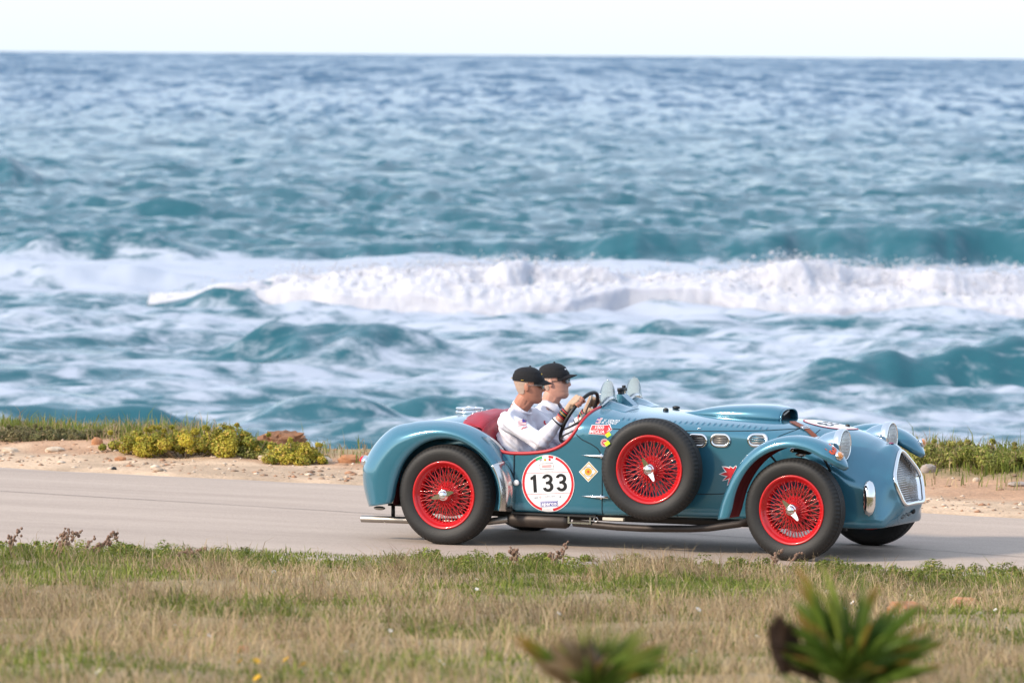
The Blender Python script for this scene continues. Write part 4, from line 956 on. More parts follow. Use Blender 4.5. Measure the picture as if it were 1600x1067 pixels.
MB().box((1.18, -.575, .215), (.15, .03, .018)).build('jack_rail', mat('cream_paint', (.6, .55, .45), .5), CAR, False)
MB().box((.75, -.598, .228), (.62, .012, .012)).build('sill_strip', M_BLACK, CAR, False)
# ---- panel gaps, hinges, handle
M_GAP = mat('panel_gap', (.008, .02, .03), .7)
def gap(pts, r=.0028, s=-1, name='panel_gap'):
    P = resample([Vector((x, 0, z)) for x, z in pts], max(8, len(pts)*6), False); MB().tube([(p.x, side(p.x, p.z, s, .0002), p.z) for p in P], r, 6).build(name, M_GAP, CAR)
for s in (-1, 1):
    gap([(1.103, .245), (1.103, .60), (1.095, .645), (1.07, .685), (1.02, .715), (.955, .742), (.915, .775)], .0035, s); gap([(1.14, .818), (1.6, .817), (1.9, .822), (2.2, .832), (2.40, .846)], .0035, s)
    gap([(2.40, .845), (2.31, .80), (2.20, .70), (2.12, .62)], .003, s); gap([(1.60, .395), (1.9, .405), (2.12, .425)], .003, s); gap([(1.62, .24), (1.62, .39)], .003, s); gap([(2.52, .838), (2.50, .74), (2.46, .62)], .003, s)
MB().tube([(.462, side(.462, z, -1, .002), z) for z in np.linspace(.24, .62, 10)], .005, 6).build('door_seal', M_GAP, CAR)
for z in (.636, .362):
    y = side(1.05, z, -1, .010); MB().tube([(.955, y+.004, z), (1.0, y, z), (1.05, y-.001, z), (1.10, y-.003, z), (1.155, y, z)], [.0015, .006, .0085, .010, .009], 10).tube([(1.103, y-.002, z-.016), (1.103, y-.002, z+.016)], .007, 8).build('door_hinge', M_CHROME, CAR)
y = side(.485, .438, -1); MB().ball((.488, y-.022, .436), (.022, .013, .020), 14, 8).tube([(.488, y, .436), (.488, y-.02, .436)], .008, 8).build('door_knob', M_WHITE, CAR)
# ---- hood: scoop, louvres, vents, strap
def scoop():
    X = np.linspace(1.46, 2.205, 44); rows = []
    hh = crom([1.46, 1.55, 1.68, 1.82, 1.98, 2.1, 2.16, 2.205], [.0, .018, .048, .066, .078, .081, .076, .066], X); ww = crom([1.46, 1.6, 1.8, 2.0, 2.15, 2.205], [.055, .125, .165, .175, .165, .150], X)
    for i, x in enumerate(X):
        row = []
        for t in np.linspace(-1, 1, 33):
            y = ww[i]*math.sin(t*PI/2); k = max(0, 1-abs(t)**2.6)**.8; row.append((x-.02*(1-abs(t))*0, y, top(x, y)-.003+hh[i]*k*1.08))
        rows.append(row)
    o = grid_obj('hood_scoop', np.array(rows), M_PAINT, th=.005)
    xe = 2.19; prof = [(y, top(xe, y)+.004) for y in np.linspace(-.145, .145, 15)]; r2 = rows[-1]
    up_ = [(r2[i][1]*.96, r2[i][2]-.005) for i in range(32, -1, -1)]; pts = prof+up_; m = len(pts)
    MB().add([(xe-.03, y, z) for y, z in pts], [tuple(range(m))]).build('scoop_mouth', M_DARK, o, False)
    MB().tube([(2.207, p[1], p[2]-.001) for p in rows[-1]], .0055, 8).build('mouth_lip', M_PAINT, o)
    MB().tube([(2.20, -.09, top(2.2, .09)+.03), (2.2, .0, top(2.2, 0)+.055)], .008, 8).build('linkage', M_STEEL, o)
scoop()
lv = MB(); nu = 7
for j in range(6):
    t = j/5
    for i in range(nu):
        a = PI*i/(nu-1); hgt = .0085*math.sin(PI*min(1, .15+t*.85))**.5*(1-t*.0)
        lv.V.append((.010*math.cos(a)*(.75+.25*math.sin(PI*t)), (t-.5)*.052, hgt*math.sin(a)))
lv.F += [tuple(f) for f in gridfaces(6, nu)]
LV = mk(lv, 'louvre', M_PAINT)
for s in (-1, 1):
    for i in range(26):
        x = 1.20+i*.040; xx = min(x, 2.2); yb = s*(float(crom(ST[:, 0], ST[:, 1], [xx])[0])*.83); z = top(xx, yb); z2 = top(xx, yb*1.06); d = Vector((0, yb*.06, z2-z)).normalized()
        if s > 0: d = d
        nrm = Vector((1, 0, 0)).cross(d); nrm = nrm if nrm.z > 0 else -nrm
        o = bpy.data.objects.new('louvre', LV); COL.objects.link(o); o.parent = CAR
        o.matrix_local = Matrix(((1, d.x, nrm.x, xx), (0, d.y, nrm.y, yb), (0, d.z, nrm.z, z-.001), (0, 0, 0, 1)))
def stadium(cx, cz, hw, hh, n=10):
    P = []
    for i in range(n+1): a = -PI/2+PI*i/n; P.append((cx+hw-hh+hh*math.cos(a), cz+hh*math.sin(a)))
    for i in range(n+1): a = PI/2+PI*i/n; P.append((cx-hw+hh+hh*math.cos(a), cz+hh*math.sin(a)))
    return P
for s in (-1, 1):
    for cx in (1.758, 1.917, 2.173):
        cz = .758+(cx-1.758)*.03; P = stadium(cx, cz, .062, .037)
        v = MB().tube([(x, side(x, z, s, .004), z) for x, z in P], .0105, 10, closed=True, flat=.8).build('side_vent', M_CHROME, CAR)
        Q = stadium(cx, cz, .055, .030); m = len(Q); MB().add([(x, side(x, z, s, .0015), z) for x, z in Q], [tuple(range(m))]).build('vent_recess', mat('vent_inside', (.20, .19, .19), .35, .9) if s < 0 and cx == 1.758 else bpy.data.materials['vent_inside'] if 'vent_inside' in bpy.data.materials else M_STEEL, v, False)
        for k in range(3): MB().tube([(cx-.045+q*.09, side(cx, cz, s, .004), cz-.014+k*.014) for q in (0, .5, 1)], .0028, 6).build('vent_fin', M_STEEL, v)
MB().ball((2.62, .02, top(2.62, .02)+.008), (.018, .010, .012), 10, 6).build('hood_catch', M_BLACK, CAR)
MB().ball((1.33, -.05, top(1.33, -.05)+.006), (.022, .014, .014), 10, 6).ball((1.30, .2, top(1.3, .2)+.01), (.03, .02, .012), 10, 6).build('hood_catch', M_BLACK, CAR)
MB().ball((1.76, side(1.76, .835, -1, .003), .836), (.015, .006, .006), 8, 5).build('hood_latch', M_CHROME, CAR)
# ---- nose: grille, badge, bumperettes, lamps
gh = grille_half(.004); loop = [(-a, z) for a, z in gh]+[(a, z) for a, z in gh[::-1][1:-1]]
lp3 = [Vector((GX(z)+.004, y, z)) for y, z in loop]; lp3 = smoothloop(resample(lp3, 120), 1)
gr = MB().tube(lp3, .0135, 12, closed=True).build('grille', M_CHROME, CAR)
inn = [(y*.93, .52+(z-.52)*.93) for y, z in loop]
rows = [[(GX(z)-.002, y*.985, .52+(z-.52)*.985) for y, z in loop+loop[:1]], [(GX(z)-.03, y*.95, .52+(z-.52)*.95) for y, z in loop+loop[:1]], [(GX(z)-.10, y*.90, .52+(z-.52)*.90) for y, z in loop+loop[:1]]]
grid_obj('grille_surround', np.array(rows), M_CHROME, gr)
m_ = len(loop); MB().add([(GX(z)-.098, y*.9, .52+(z-.52)*.9) for y, z in loop], [tuple(range(m_))]).build('radiator_core', mat('radiator_core', (.012, .012, .013), .8), gr, False)
wires = MB(); IP = [(y*.955, .52+(z-.52)*.955) for y, z in loop]
def spans(val, axis):
    r = []
    for (a, b) in zip(IP, IP[1:]+IP[:1]):
        p, q = (a[0], b[0]) if axis == 0 else (a[1], b[1])
        if (p > val) != (q > val): t = (val-p)/(q-p); r.append((a[1]+(b[1]-a[1])*t) if axis == 0 else (a[0]+(b[0]-a[0])*t))
    return sorted(r)
for y in np.linspace(-.23, .23, 26):
    r = spans(y, 0)
    if len(r) >= 2: wires.tube([(GX(z)-.030, y, z) for z in (r[0], r[-1])], .0021, 5)
for z in np.linspace(.352, .69, 24):
    r = spans(z, 1)
    if len(r) >= 2: wires.tube([(GX(z)-.027, y, z) for y in (r[0], r[-1])], .0021, 5)
wires.build('grille_wires', mat('bright_wire', (.72, .71, .70), .25, 1.0), gr)
y = 0; MB().ball((2.945, -.012, top(2.945, -.012)+.003), (.02, .016, .006), 10, 6).build('nose_badge', mat('badge_enamel', (.25, .02, .08), .25, coat=1), CAR)
for s in (-1, 1):
    pass
def headlight(s):
    hx, hy, hz = 2.775, s*.435, .757; Mx = Matrix.Translation((hx, hy, hz)) @ Matrix.Rotation(PI/2, 4, 'Y')
    o = MB().lathe([(0, -.205), (.02, -.200), (.045, -.180), (.072, -.135), (.090, -.080), (.098, -.03), (.100, -.012)], 40, Mx).build('headlight', mat('headlight_shell', (.36, .50, .58), .12, .9, 1) if s < 0 else bpy.data.materials['headlight_shell'], CAR)
    MB().lathe([(.100, -.045), (.106, -.04), (.109, -.012), (.107, .004), (.101, .010), (.096, .006)], 40, Mx).build('bezel', M_CHROME, o)
    MB().lathe([(0, -.07), (.03, -.066), (.06, -.048), (.085, -.018), (.097, .002)], 36, Mx).build('reflector', M_REFL, o)
    g = MB().lathe([(0, .020), (.035, .0185), (.07, .012), (.096, .002)], 40, Mx).build('lens', M_LENS, o)
    st_ = MB()
    for q in np.linspace(-.085, .085, 15):
        hz_ = math.sqrt(max(0, .094**2-q*q)); X = lambda r: hx+.0215-.0165*(r/.094)**2
        st_.tube([(X(math.hypot(q, k)), hy+q, hz+k) for k in np.linspace(-hz_, hz_, 9)], .0022, 5)
    for q in np.linspace(-.08, .08, 9):
        hw_ = math.sqrt(max(0, .094**2-q*q)); st_.tube([(hx+.0225-.0165*(math.hypot(q, k)/.094)**2, hy+k, hz+q) for k in np.linspace(-hw_, hw_, 9)], .0022, 5)
    st_.build('lens_ribs', M_LENS, o)
    MB().tube([(hx-.09, hy, hz-.08), (hx-.09, s*.40, hz-.16)], .018, 10).build('lamp_post', M_PAINT, o)
for s in (-1, 1):
    headlight(s)
# tail lamp on the rear
MB().lathe([(0, .03), (.02, .026), (.028, .012), (.030, 0)], 20, Matrix.Translation((-.668, -.60, .545)) @ Matrix.Rotation(-R(70), 4, 'Y')).build('tail_lamp', mat('red_lens', (.5, .01, .02), .15), CAR)
MB().lathe([(.030, 0), (.035, .004), (.035, -.03), (0, -.03)], 20, Matrix.Translation((-.668, -.60, .545)) @ Matrix.Rotation(-R(70), 4, 'Y')).build('tail_lamp_base', M_CHROME, CAR)
# ---- scuttle humps, aero screens, mirror, bracket box
for s in (-1, 1):
    X = np.linspace(.945, 1.16, 22); rows = []
    for x in X:
        t = (x-.945)/.215; hgt = .030*(1-sstep(.25, 1, t)); row = []
        for q in np.linspace(-1, 1, 19): yy = s*.225+.125*q; row.append((x, yy, top(max(x, .985), yy)+.002+hgt*math.cos(q*PI/2)**2-.004*abs(q)**6))
        rows.append(row)
    grid_obj('cowl_hump', np.array(rows), M_PAINT, th=.004)
    bx, by, bz = .985, s*.222, .962; V = []; n1, n2 = 17, 15
    for i in range(n1):
        v = i/(n1-1); z = v*.182; hw_ = .135*(1-max(0, (v-.25)/.75)**2.0)**.5 if v > .25 else .135-.010*(1-v/.25)**1.5
        for j in range(n2):
            q = j/(n2-1)*2-1; y = hw_*q; V.append((bx-.10*z-(y*y)*.8+.012, by+y, bz+z-.02))
    sc_ = fastmesh('aero_screen', np.array(V), gridfaces(n1, n2), M_GLASS, CAR); md = sc_.modifiers.new('s', 'SOLIDIFY'); md.thickness = .004
    fl = []
    for q in np.linspace(-1.08, 1.08, 23):
        y = .118*q; fl.append([(bx+.012-y*y*.8+.004, by+y, top(max(bx, .985), by+y)+.004+.020*math.cos(min(1, abs(q))*PI/2)**2), (bx+.010-y*y*.8+.008, by+y, top(max(bx, .985), by+y)+.045+.018*math.cos(min(1, abs(q))*PI/2)**2-.02*abs(q)**3)])
    grid_obj('screen_flange', np.array(fl), M_ALU, sc_, .004)
    for q in (-.85, -.35, .35, .85):
        y = .118*q; MB().ball((bx+.020-y*y*.8, by+y, top(.985, by+y)+.033+.018*math.cos(abs(q)*PI/2)**2), (.005, .005, .005), 8, 5).build('rivet', M_CHROME, sc_)
zt0 = top(1.0, 0)
MB().add([(.965, -.055, zt0-.01), (.965, .055, zt0-.01), (.965, .05, zt0+.065), (.965, -.05, zt0+.065), (1.10, -.04, zt0-.02), (1.10, .04, zt0-.02), (1.0, .048, zt0+.064), (1.0, -.048, zt0+.064)], [(0, 1, 2, 3), (0, 4, 7, 3), (1, 2, 6, 5), (3, 7, 6, 2), (7, 4, 5, 6), (0, 1, 5, 4)]).build('cowl_box', M_PAINT, CAR, False)
MB().add([(.962, -.048, zt0), (.962, .048, zt0), (.962, .044, zt0+.058), (.962, -.044, zt0+.058)], [(0, 1, 2, 3)]).build('instrument_face', M_BROWN, CAR, False)
mr_ = MB().tube([(.99, .0, zt0+.06), (.99, .0, zt0+.10)], .007, 8).box((.985, .0, zt0+.095), (.03, .10, .022)).box((.985, .03, zt0+.112), (.02, .02, .02)).box((.985, -.03, zt0+.075), (.025, .025, .03)).build('camera_mount', M_BLACK, CAR)
MB().lathe([(0, .004), (.030, .004), (.034, 0), (.030, -.006), (0, -.008)], 20, Matrix.Translation((.955, .09, zt0+.085)) @ Matrix.Rotation(-PI/2, 4, 'Y')).build('wing_mirror', M_CHROME, CAR)
# ---- steering wheel
SW = Vector((.770, -.235, .865)); SU = Vector((.52, 0, .854)); SV = Vector((0, 1, 0)); SN = SU.cross(SV).normalized(); SR = .200
if SN.x > 0: SN = -SN
swp = lambda a, r=SR, h=0: SW+SU*(math.sin(a)*r)+SV*(math.cos(a)*r)+SN*h
sw = MB().tube([swp(a) for a in np.linspace(0, 2*PI, 49)[:-1]], .0125, 12, closed=True).build('steering_wheel', M_BLACK, CAR)
for a in (R(90), R(210), R(330)): MB().tube([swp(a, .03, -.03), swp(a, .12, -.015), swp(a, .19, 0)], [.010, .008, .007], 8, flat=.5).build('wheel_spoke', M_STEEL, sw)
MB().lathe([(0, .01), (.03, .008), (.045, 0), (.048, -.02), (.03, -.03), (0, -.03)], 24, Matrix.Translation(SW-SN*.02) @ SN.to_track_quat('Z', 'X').to_matrix().to_4x4()).build('steering_hub', M_STEEL, sw)
MB().tube([SW-SN*.03, SW-SN*.35], .018, 10).build('steering_column', M_STEEL, CAR)
MB().tube([SW-SN*.06+Vector((0, -.01, 0)), SW-SN*.08+Vector((-.02, -.15, -.03)), Vector((.70, -.36, .74))], .006, 6).ball((.70, -.365, .735), .014).build('indicator_lever', M_STEEL, CAR)
# ---------------------------------------------------------------- markings on the car
CARM = Matrix.Translation((-.1457, 0, 0)) @ Matrix.Rotation(-R(24.5), 4, 'Z'); CARI = CARM.inverted()
def bvh_of(o):
    b = bmesh.new(); b.from_mesh(o.data); t = BVHTree.FromBMesh(b); b.free(); return t
def on(px, py, T=None):
    """point of a surface (car space) under a photograph pixel, with its normal"""
    v = rt*((px-800)/FPX)+up*(-(py-533.5)/FPX)+fw; a = CARI @ Vector((0, -CAM_D, CAM_H)); d = (CARI.to_3x3() @ v).normalized()
    h = (T or BVH).ray_cast(a, d); return (h[0], h[1])
SIDE = lambda x, z, off: Vector((x, side(x, z, -1, off), z))
TOPF = lambda x, y, off: Vector((x, y, top(x, y, off)))
# leather strap over the hood edge, laid along the bodywork
sp = []
for px, py in ((1238, 660), (1243, 662.5), (1248, 665), (1253, 667.5), (1258, 670), (1263, 673.5), (1267, 677), (1271, 681), (1274.5, 685)):
    a, n = on(px, py); sp.append((a+n*.004, n))
V = []
for i, (p, n) in enumerate(sp):
    td = (sp[min(i+1, len(sp)-1)][0]-sp[max(i-1, 0)][0]).normalized(); sd_ = n.cross(td).normalized(); wq = .021 if i < 5 else .017
    for a, h in ((-wq, 0), (-wq, .006), (wq, .006), (wq, 0)): V.append(p+sd_*a+n*h)
hs_ = MB().add(V, gridfaces(len(sp), 4).tolist()+[(0, 3, 7, 4)]).build('hood_strap', M_BROWN, CAR, False)
def framed(p, n): s_ = Vector((0, 0, 1)).cross(n).normalized(); return s_, n.cross(s_)
p, n = sp[4]; td = (sp[5][0]-sp[3][0]).normalized(); sd_ = n.cross(td).normalized()
MB().tube([p+n*.008+sd_*a+td*b for a, b in ((-.026, -.016), (.026, -.016), (.026, .016), (-.026, .016))], .004, 6, closed=True).tube([p+n*.010+sd_*-.02, p+n*.010+sd_*.02], .003, 6).build('buckle', M_CHROME, hs_)
p, n = sp[-1]; td = (sp[-1][0]-sp[-3][0]).normalized(); sd_ = n.cross(td).normalized(); Mx_ = Matrix((sd_, td, n)).transposed()
MB().box(p+n*.004+td*.012, (.048, .026, .012), Mx_).ball(p+n*.010+td*.012, .006, 8, 5).build('strap_anchor', M_CHROME, hs_)
# bumperettes: bowed upright blades standing on the cheeks of the nose
bp_, bn = on(1357.5, 778)
for s in (-1, 1):
    c0 = Vector((bp_.x, bp_.y*(1 if s < 0 else -1), bp_.z)); n = Vector((bn.x, bn.y*(1 if s < 0 else -1), 0)).normalized(); sd_ = Vector((0, 0, 1)).cross(n).normalized(); V = []; nz_ = 25; nq = 13
    for i in range(nz_):
        t = i/(nz_-1)*2-1; wd_ = .040*(1-abs(t)**3.2)**.5+.002; bow = .030*(1-t*t)
        for j in range(nq):
            q = j/(nq-1)*2-1; V.append(c0+n*(.022+bow+.020*(1-q*q)*(1-t**6))+sd_*(wd_*q)+Vector((0, 0, .118*t)))
    nb = fastmesh('bumperette', np.array([tuple(v) for v in V]), gridfaces(nz_, nq), M_CHROME, CAR); md = nb.modifiers.new('s', 'SOLIDIFY'); md.thickness = .012; md.offset = -1
    MB().tube([c0-n*.02+Vector((0, 0, .05)), c0+n*.05+Vector((0, 0, .05))], .014, 8).tube([c0-n*.02-Vector((0, 0, .05)), c0+n*.05-Vector((0, 0, .05))], .014, 8).build('bumperette_stem', M_BLACK, nb)
# turn signals on the wing tips
FB = bvh_of([o for o in CAR.children if o.name.startswith('front_fender')][0])
tp_, tn = on(1309, 713, FB)
for s in (-1, 1):
    k = 1 if s < 0 else -1; p = Vector((tp_.x, tp_.y*k, tp_.z)); n = (Vector((tn.x, tn.y*k, tn.z))*(1 if tn.y < 0 else -1)+Vector((1.1, 0, .1))).normalized(); Mx = Matrix.Translation(p+n*.012) @ n.to_track_quat('Z', 'X').to_matrix().to_4x4()
    o = MB().lathe([(0, -.02), (.026, -.02), (.031, -.008), (.032, .004), (.028, .009)], 24, Mx).build('turn_signal', M_CHROME, CAR)
    MB().lathe([(0, .030), (.013, .027), (.022, .019), (.0275, .007)], 24, Mx).build('amber_lens', M_AMBER, o)
class Decal:
    """2D frame on a surface: centre, rotation; put() maps local metres to the surface"""
    def __init__(s, cu, cv, rot=0, f=SIDE, parent=None, flip=1): s.c = (cu, cv); s.r = R(rot); s.f = f; s.p = parent; s.flip = flip
    def put(s, u, v, off):
        u *= s.flip; a, b = u*math.cos(s.r)-v*math.sin(s.r), u*math.sin(s.r)+v*math.cos(s.r); return s.f(s.c[0]+a, s.c[1]+b, off)
    def poly(s, name, pts, m, off=.003, parent=None):
        P = resample([Vector((u, v, 0)) for u, v in pts], max(len(pts), 8), True) if False else [Vector((u, v, 0)) for u, v in pts]
        b = bmesh.new(); vs_ = [b.verts.new(p) for p in P]; b.faces.new(vs_); bmesh.ops.triangulate(b, faces=b.faces)
        bmesh.ops.subdivide_edges(b, edges=[e for e in b.edges if e.calc_length() > .04], cuts=3, use_grid_fill=True); bmesh.ops.triangulate(b, faces=b.faces)
        me = bpy.data.meshes.new(name); 
        for v in b.verts: v.co = s.put(v.co.x, v.co.y, off)
        bmesh.ops.recalc_face_normals(b, faces=b.faces); b.to_mesh(me); b.free(); return link(name, me, m, parent or s.p or CAR, False)
    def ring(s, name, r0, r1, m, off=.003, a0=0, a1=360, parent=None, n=72, cu=0, cv=0, nr=None):
        nr = nr or max(2, int((r1-r0)/.02)+1); n = max(8, int(n*(a1-a0)/360)); V = []
        for i in range(n+1):
            a = R(a0+(a1-a0)*i/n)
            for j in range(nr): r = r0+(r1-r0)*j/(nr-1); V.append(s.put(cu+r*math.cos(a), cv+r*math.sin(a), off))
        return obj(name, V, gridfaces(n+1, nr), m, parent or s.p or CAR, False)
    def text(s, name, txt, u, v, h, m, off=.004, bold=.0, parent=None, shear=0, sx=1.0, align='CENTER', space=1.0):
        cu = bpy.data.curves.new(name, 'FONT'); cu.body = txt; cu.size = 1.0; cu.align_x = align; cu.offset = bold; cu.shear = shear; cu.space_character = space; cu.resolution_u = 3
        o = bpy.data.objects.new('tmp_text', cu); COL.objects.link(o); dg = bpy.context.evaluated_depsgraph_get(); me = bpy.data.meshes.new_from_object(o.evaluated_get(dg)); bpy.data.objects.remove(o); bpy.data.curves.remove(cu)
        k = h/.69
        for q in me.vertices: q.co = s.put(u+q.co.x*k*sx, v+(q.co.y-.345)*k, off)
        me.name = name; return link(name, me, m, parent or s.p or CAR, False)
# race number roundel on the door
D = Decal(.714, .438, 4.2)
rd = D.ring('number_roundel', 0, .187, M_WHITE, .0035, nr=10)
D.ring('red_border', .172, .189, M_STRED, .0045, 113, 428, rd); D.ring('red_border', .172, .189, M_STRED, .0045, 74, 85, rd); D.ring('green_border', .171, .189, M_STGRN, .0045, 100, 116, rd); D.ring('white_edge', .189, .193, M_WHITE, .0040, 0, 360, rd)
D.ring('white_gap', .171, .1895, M_WHITE, .0055, 252, 278, rd)
for v in (.073, -.068): D.poly('red_rule', [(-.158, v-.0012), (.158, v-.0012), (.158, v+.0012), (-.158, v+.0012)], M_STRED, .0050, rd)
def numeral(dec, ch, u, v, h, m, off, parent):
    if ch == '1': return dec.poly('numeral', [(u-.18*h, v+.20*h), (u-.18*h, v+.36*h), (u-.03*h, v+.42*h), (u+.045*h, v+.5*h), (u+.17*h, v+.5*h), (u+.17*h, v-.5*h), (u-.03*h, v-.5*h), (u-.03*h, v+.25*h), (u-.10*h, v+.215*h)], m, off, parent)
    def stroke(cv_, ru, rv, a0, a1, w0):
        return [(ru, rv, cv_, a) for a in np.linspace(a0, a1, 16)]
    O = []; I = []; w_ = .185*h; A = np.radians(np.linspace(168, -78, 22)); B = np.radians(np.linspace(78, -166, 24))
    for a in A: O.append((u+.325*h*math.cos(a)*1.0, v+.225*h+.275*h*math.sin(a))); I.append((u+.135*h*math.cos(a), v+.225*h+.118*h*math.sin(a)))
    V = []; 
    for o_, i_ in zip(O, I): V += [o_, i_]
    nA = len(A); O2 = []; I2 = []
    for a in B: O2.append((u+.01*h+.335*h*math.cos(a), v-.205*h+.295*h*math.sin(a))); I2.append((u+.01*h+.135*h*math.cos(a), v-.205*h+.128*h*math.sin(a)))
    V2 = []
    for o_, i_ in zip(O2, I2): V2 += [o_, i_]
    F = gridfaces(nA, 2).tolist(); F2 = (gridfaces(len(B), 2)+2*nA).tolist(); bar = [(u-.11*h, v+.075*h), (u+.12*h, v+.105*h), (u+.12*h, v-.06*h), (u-.11*h, v-.068*h)]
    P = [dec.put(a, b, off) for a, b in V]+[dec.put(a, b, off+.0004) for a, b in V2]+[dec.put(a, b, off+.0008) for a, b in bar]; k = 2*nA+2*len(B)
    return obj('numeral', P, F+F2+[(k, k+1, k+2, k+3)], m, parent, False)
for ch, u in (('1', -.105), ('3', -.002), ('3', .098)): numeral(D, ch, u, .0035, .119, M_STBLK, .0055, rd)
for u, m in ((-.044, M_STGREY), (-.011, M_STGOLD), (.023, M_STRED)): D.ring('crest', 0, .0085, m, .0050, parent=rd, n=12, cu=u, cv=.160)
for i in range(11):
    for v in (.133, .094): u = -.052+i*.0094; D.poly('stamp_dot', [(u, v), (u+.005, v), (u+.005, v+.005), (u, v+.005)], M_STBLK, .0050, rd)
for i in range(1, 4):
    for u in (-.054, .044): v = .094+i*.0095; D.poly('stamp_dot', [(u, v), (u+.005, v), (u+.005, v+.005), (u, v+.005)], M_STBLK, .0050, rd)
for v in (.121, .112): D.poly('stamp_print', [(-.036, v-.003), (.034, v-.003), (.034, v+.003), (-.036, v+.003)], M_STPINK, .0050, rd)
for i in range(9): u = -.044+i*.010; D.poly('fine_print', [(u, .0805), (u+.007, .0805), (u+.007, .084), (u, .084)], M_STGREY, .0050, rd)
D.text('printed_word', 'sara', -.092, -.090, .013, M_STGREY, .0055, .02, rd); D.text('printed_word', 'KEYLOFT', .012, -.088, .0125, M_STGREY, .0055, .0, rd); D.ring('crest', 0, .007, M_STGREY, .0050, parent=rd, n=12, cu=.085, cv=-.092); D.poly('fine_print', [(.096, -.0935), (.145, -.0935), (.145, -.0905), (.096, -.0905)], M_STGREY, .005, rd)
D.ring('crest', .004, .0075, M_STPINK, .0050, parent=rd, n=12, cu=-.062, cv=-.090)
D.poly('sponsor_panel', [(-.064, -.156), (.066, -.156), (.066, -.118), (-.064, -.118)], M_STBLUE, .0050, rd); D.poly('sponsor_panel', [(-.061, -.153), (.063, -.153), (.063, -.121), (-.061, -.121)], M_WHITE, .0054, rd); D.poly('sponsor_panel', [(-.058, -.150), (.060, -.150), (.060, -.124), (-.058, -.124)], M_STBLUE, .0058, rd)
D.text('printed_word', 'sparco', .001, -.1345, .022, M_WHITE, .0064, .03, rd, sx=1.28)
# diamond badge
D = Decal(1.006, .528, 0); q = lambda k: [(-.068*k, -.004*k), (.004*k, .069*k), (.070*k, .002*k), (.0, -.070*k)]
db = D.poly('diamond_badge', q(1), M_WHITE, .003); D.poly('gold_band', q(.90), M_STGOLD, .0036, db); D.poly('white_field', q(.76), M_WHITE, .0042, db); D.ring('emblem', 0, .026, M_STGOLD, .0048, parent=db); D.ring('emblem_ring', .030, .036, M_STGREY, .0048, 20, 160, db); D.ring('emblem_ring', .030, .036, M_STGREY, .0048, 200, 340, db)
D.poly('cross', [(-.003, -.010), (.003, -.010), (.003, .010), (-.003, .010)], M_STRED, .0054, db); D.poly('cross', [(-.010, -.003), (.010, -.003), (.010, .003), (-.010, .003)], M_STRED, .0057, db)
# arrow sticker and driver names
p, _ = on(938.5, 671.3); D = Decal(p.x, p.z, 0)
ar = [(-.066, .031), (.048, .034), (.052, .041), (.081, .004), (.033, -.044), (.035, -.034), (-.082, -.030)]
a_ = D.poly('arrow_sticker', ar, M_WHITE, .003); sc = lambda P, k, o: [((x-o[0])*k+o[0], (y-o[1])*(k-.035)+o[1]) for x, y in P]
D.poly('red_field', sc(ar, .945, (0, .001)), M_STRED, .0037, a_); D.text('printed_word', '1000', -.012, .0155, .020, M_WHITE, .0046, .010, a_, .1, 1.15); D.text('printed_word', 'MIGLIA', -.022, -.013, .022, M_WHITE, .0046, .010, a_, .1, 1.0)
D.poly('chevron', [(.050, .018), (.054, .018), (.067, .003), (.048, -.012), (.044, -.012), (.060, .003)], M_WHITE, .0046, a_)
for (px, py, fx, fy, s_) in ((956, 657, 937, 654.7, 'V. VENTO'), (952, 660.6, 934.4, 659.7, 'R. CONTI')):
    p, _ = on(px, py); D = Decal(p.x, p.z, -3); D.text('driver_name', s_, 0, 0, .0135, M_WHITE, .0032, .012, None, .25, 1.18)
    p, _ = on(fx, fy); D = Decal(p.x, p.z, -6); f_ = D.poly('flag', [(-.016, -.0085), (.015, -.0085), (.019, .0085), (-.012, .0085)], M_WHITE, .003)
    for k in range(3): v = -.0065+k*.0055; D.poly('stripe', [(-.015, v), (.015, v), (.016, v+.0027), (-.014, v+.0027)], M_STRED, .0037, f_)
    D.poly('canton', [(-.0145, .0005), (.0, .0005), (.002, .0085), (-.012, .0085)], M_STBLUE, .0044, f_)
p, _ = on(945, 691.5); D = Decal(p.x, p.z, 0); rs = D.ring('round_sticker', 0, .027, M_STRED, .003); D.ring('white_ring', .0185, .0215, M_WHITE, .0036, parent=rs); D.ring('white_ring', .0255, .0275, M_WHITE, .0036, parent=rs); D.text('printed_word', '43', 0, 0, .014, M_WHITE, .004, .02, rs)
# red flower emblem behind the front wheel
p, _ = on(1147, 740); D = Decal(p.x, p.z, 0)
def petal(ang, ln, wd, m, off, parent=None, name='petal'):
    a = R(ang); P = []
    for t in np.linspace(0, 1, 9): P.append((t*ln, wd*math.sin(PI*t**.8)))
    for t in np.linspace(1, 0, 9)[1:-1]: P.append((t*ln, -wd*math.sin(PI*t**.8)))
    return D.poly(name, [(x*math.cos(a)-y*math.sin(a), x*math.sin(a)+y*math.cos(a)) for x, y in P], m, off, parent)
em = D.ring('flower_emblem', 0, .02, M_STRED, .0042, n=14)
for i, (a, l, w0) in enumerate(((150, .098, .021), (183, .104, .018), (212, .095, .013), (240, .095, .012), (75, .06, .02), (120, .06, .018), (270, .06, .014))):
    petal(a, l, w0, M_WHITE, .003+.0001*i, em, 'petal_edge'); petal(a, l*.90, w0*.74, M_STRED, .0040+.0001*i, em)
# number on the hood top
D = Decal(2.50, .02, 90, TOPF); hr = D.ring('hood_roundel', 0, .185, M_WHITE, .003, nr=10); D.ring('red_border', .176, .188, M_STRED, .0038, parent=hr)
for ch, u in (('1', .10), ('3', .0), ('3', -.10)): numeral(Decal(2.50, .02, -90, TOPF), ch, -u, 0, .115, M_STBLK, .0045, hr)
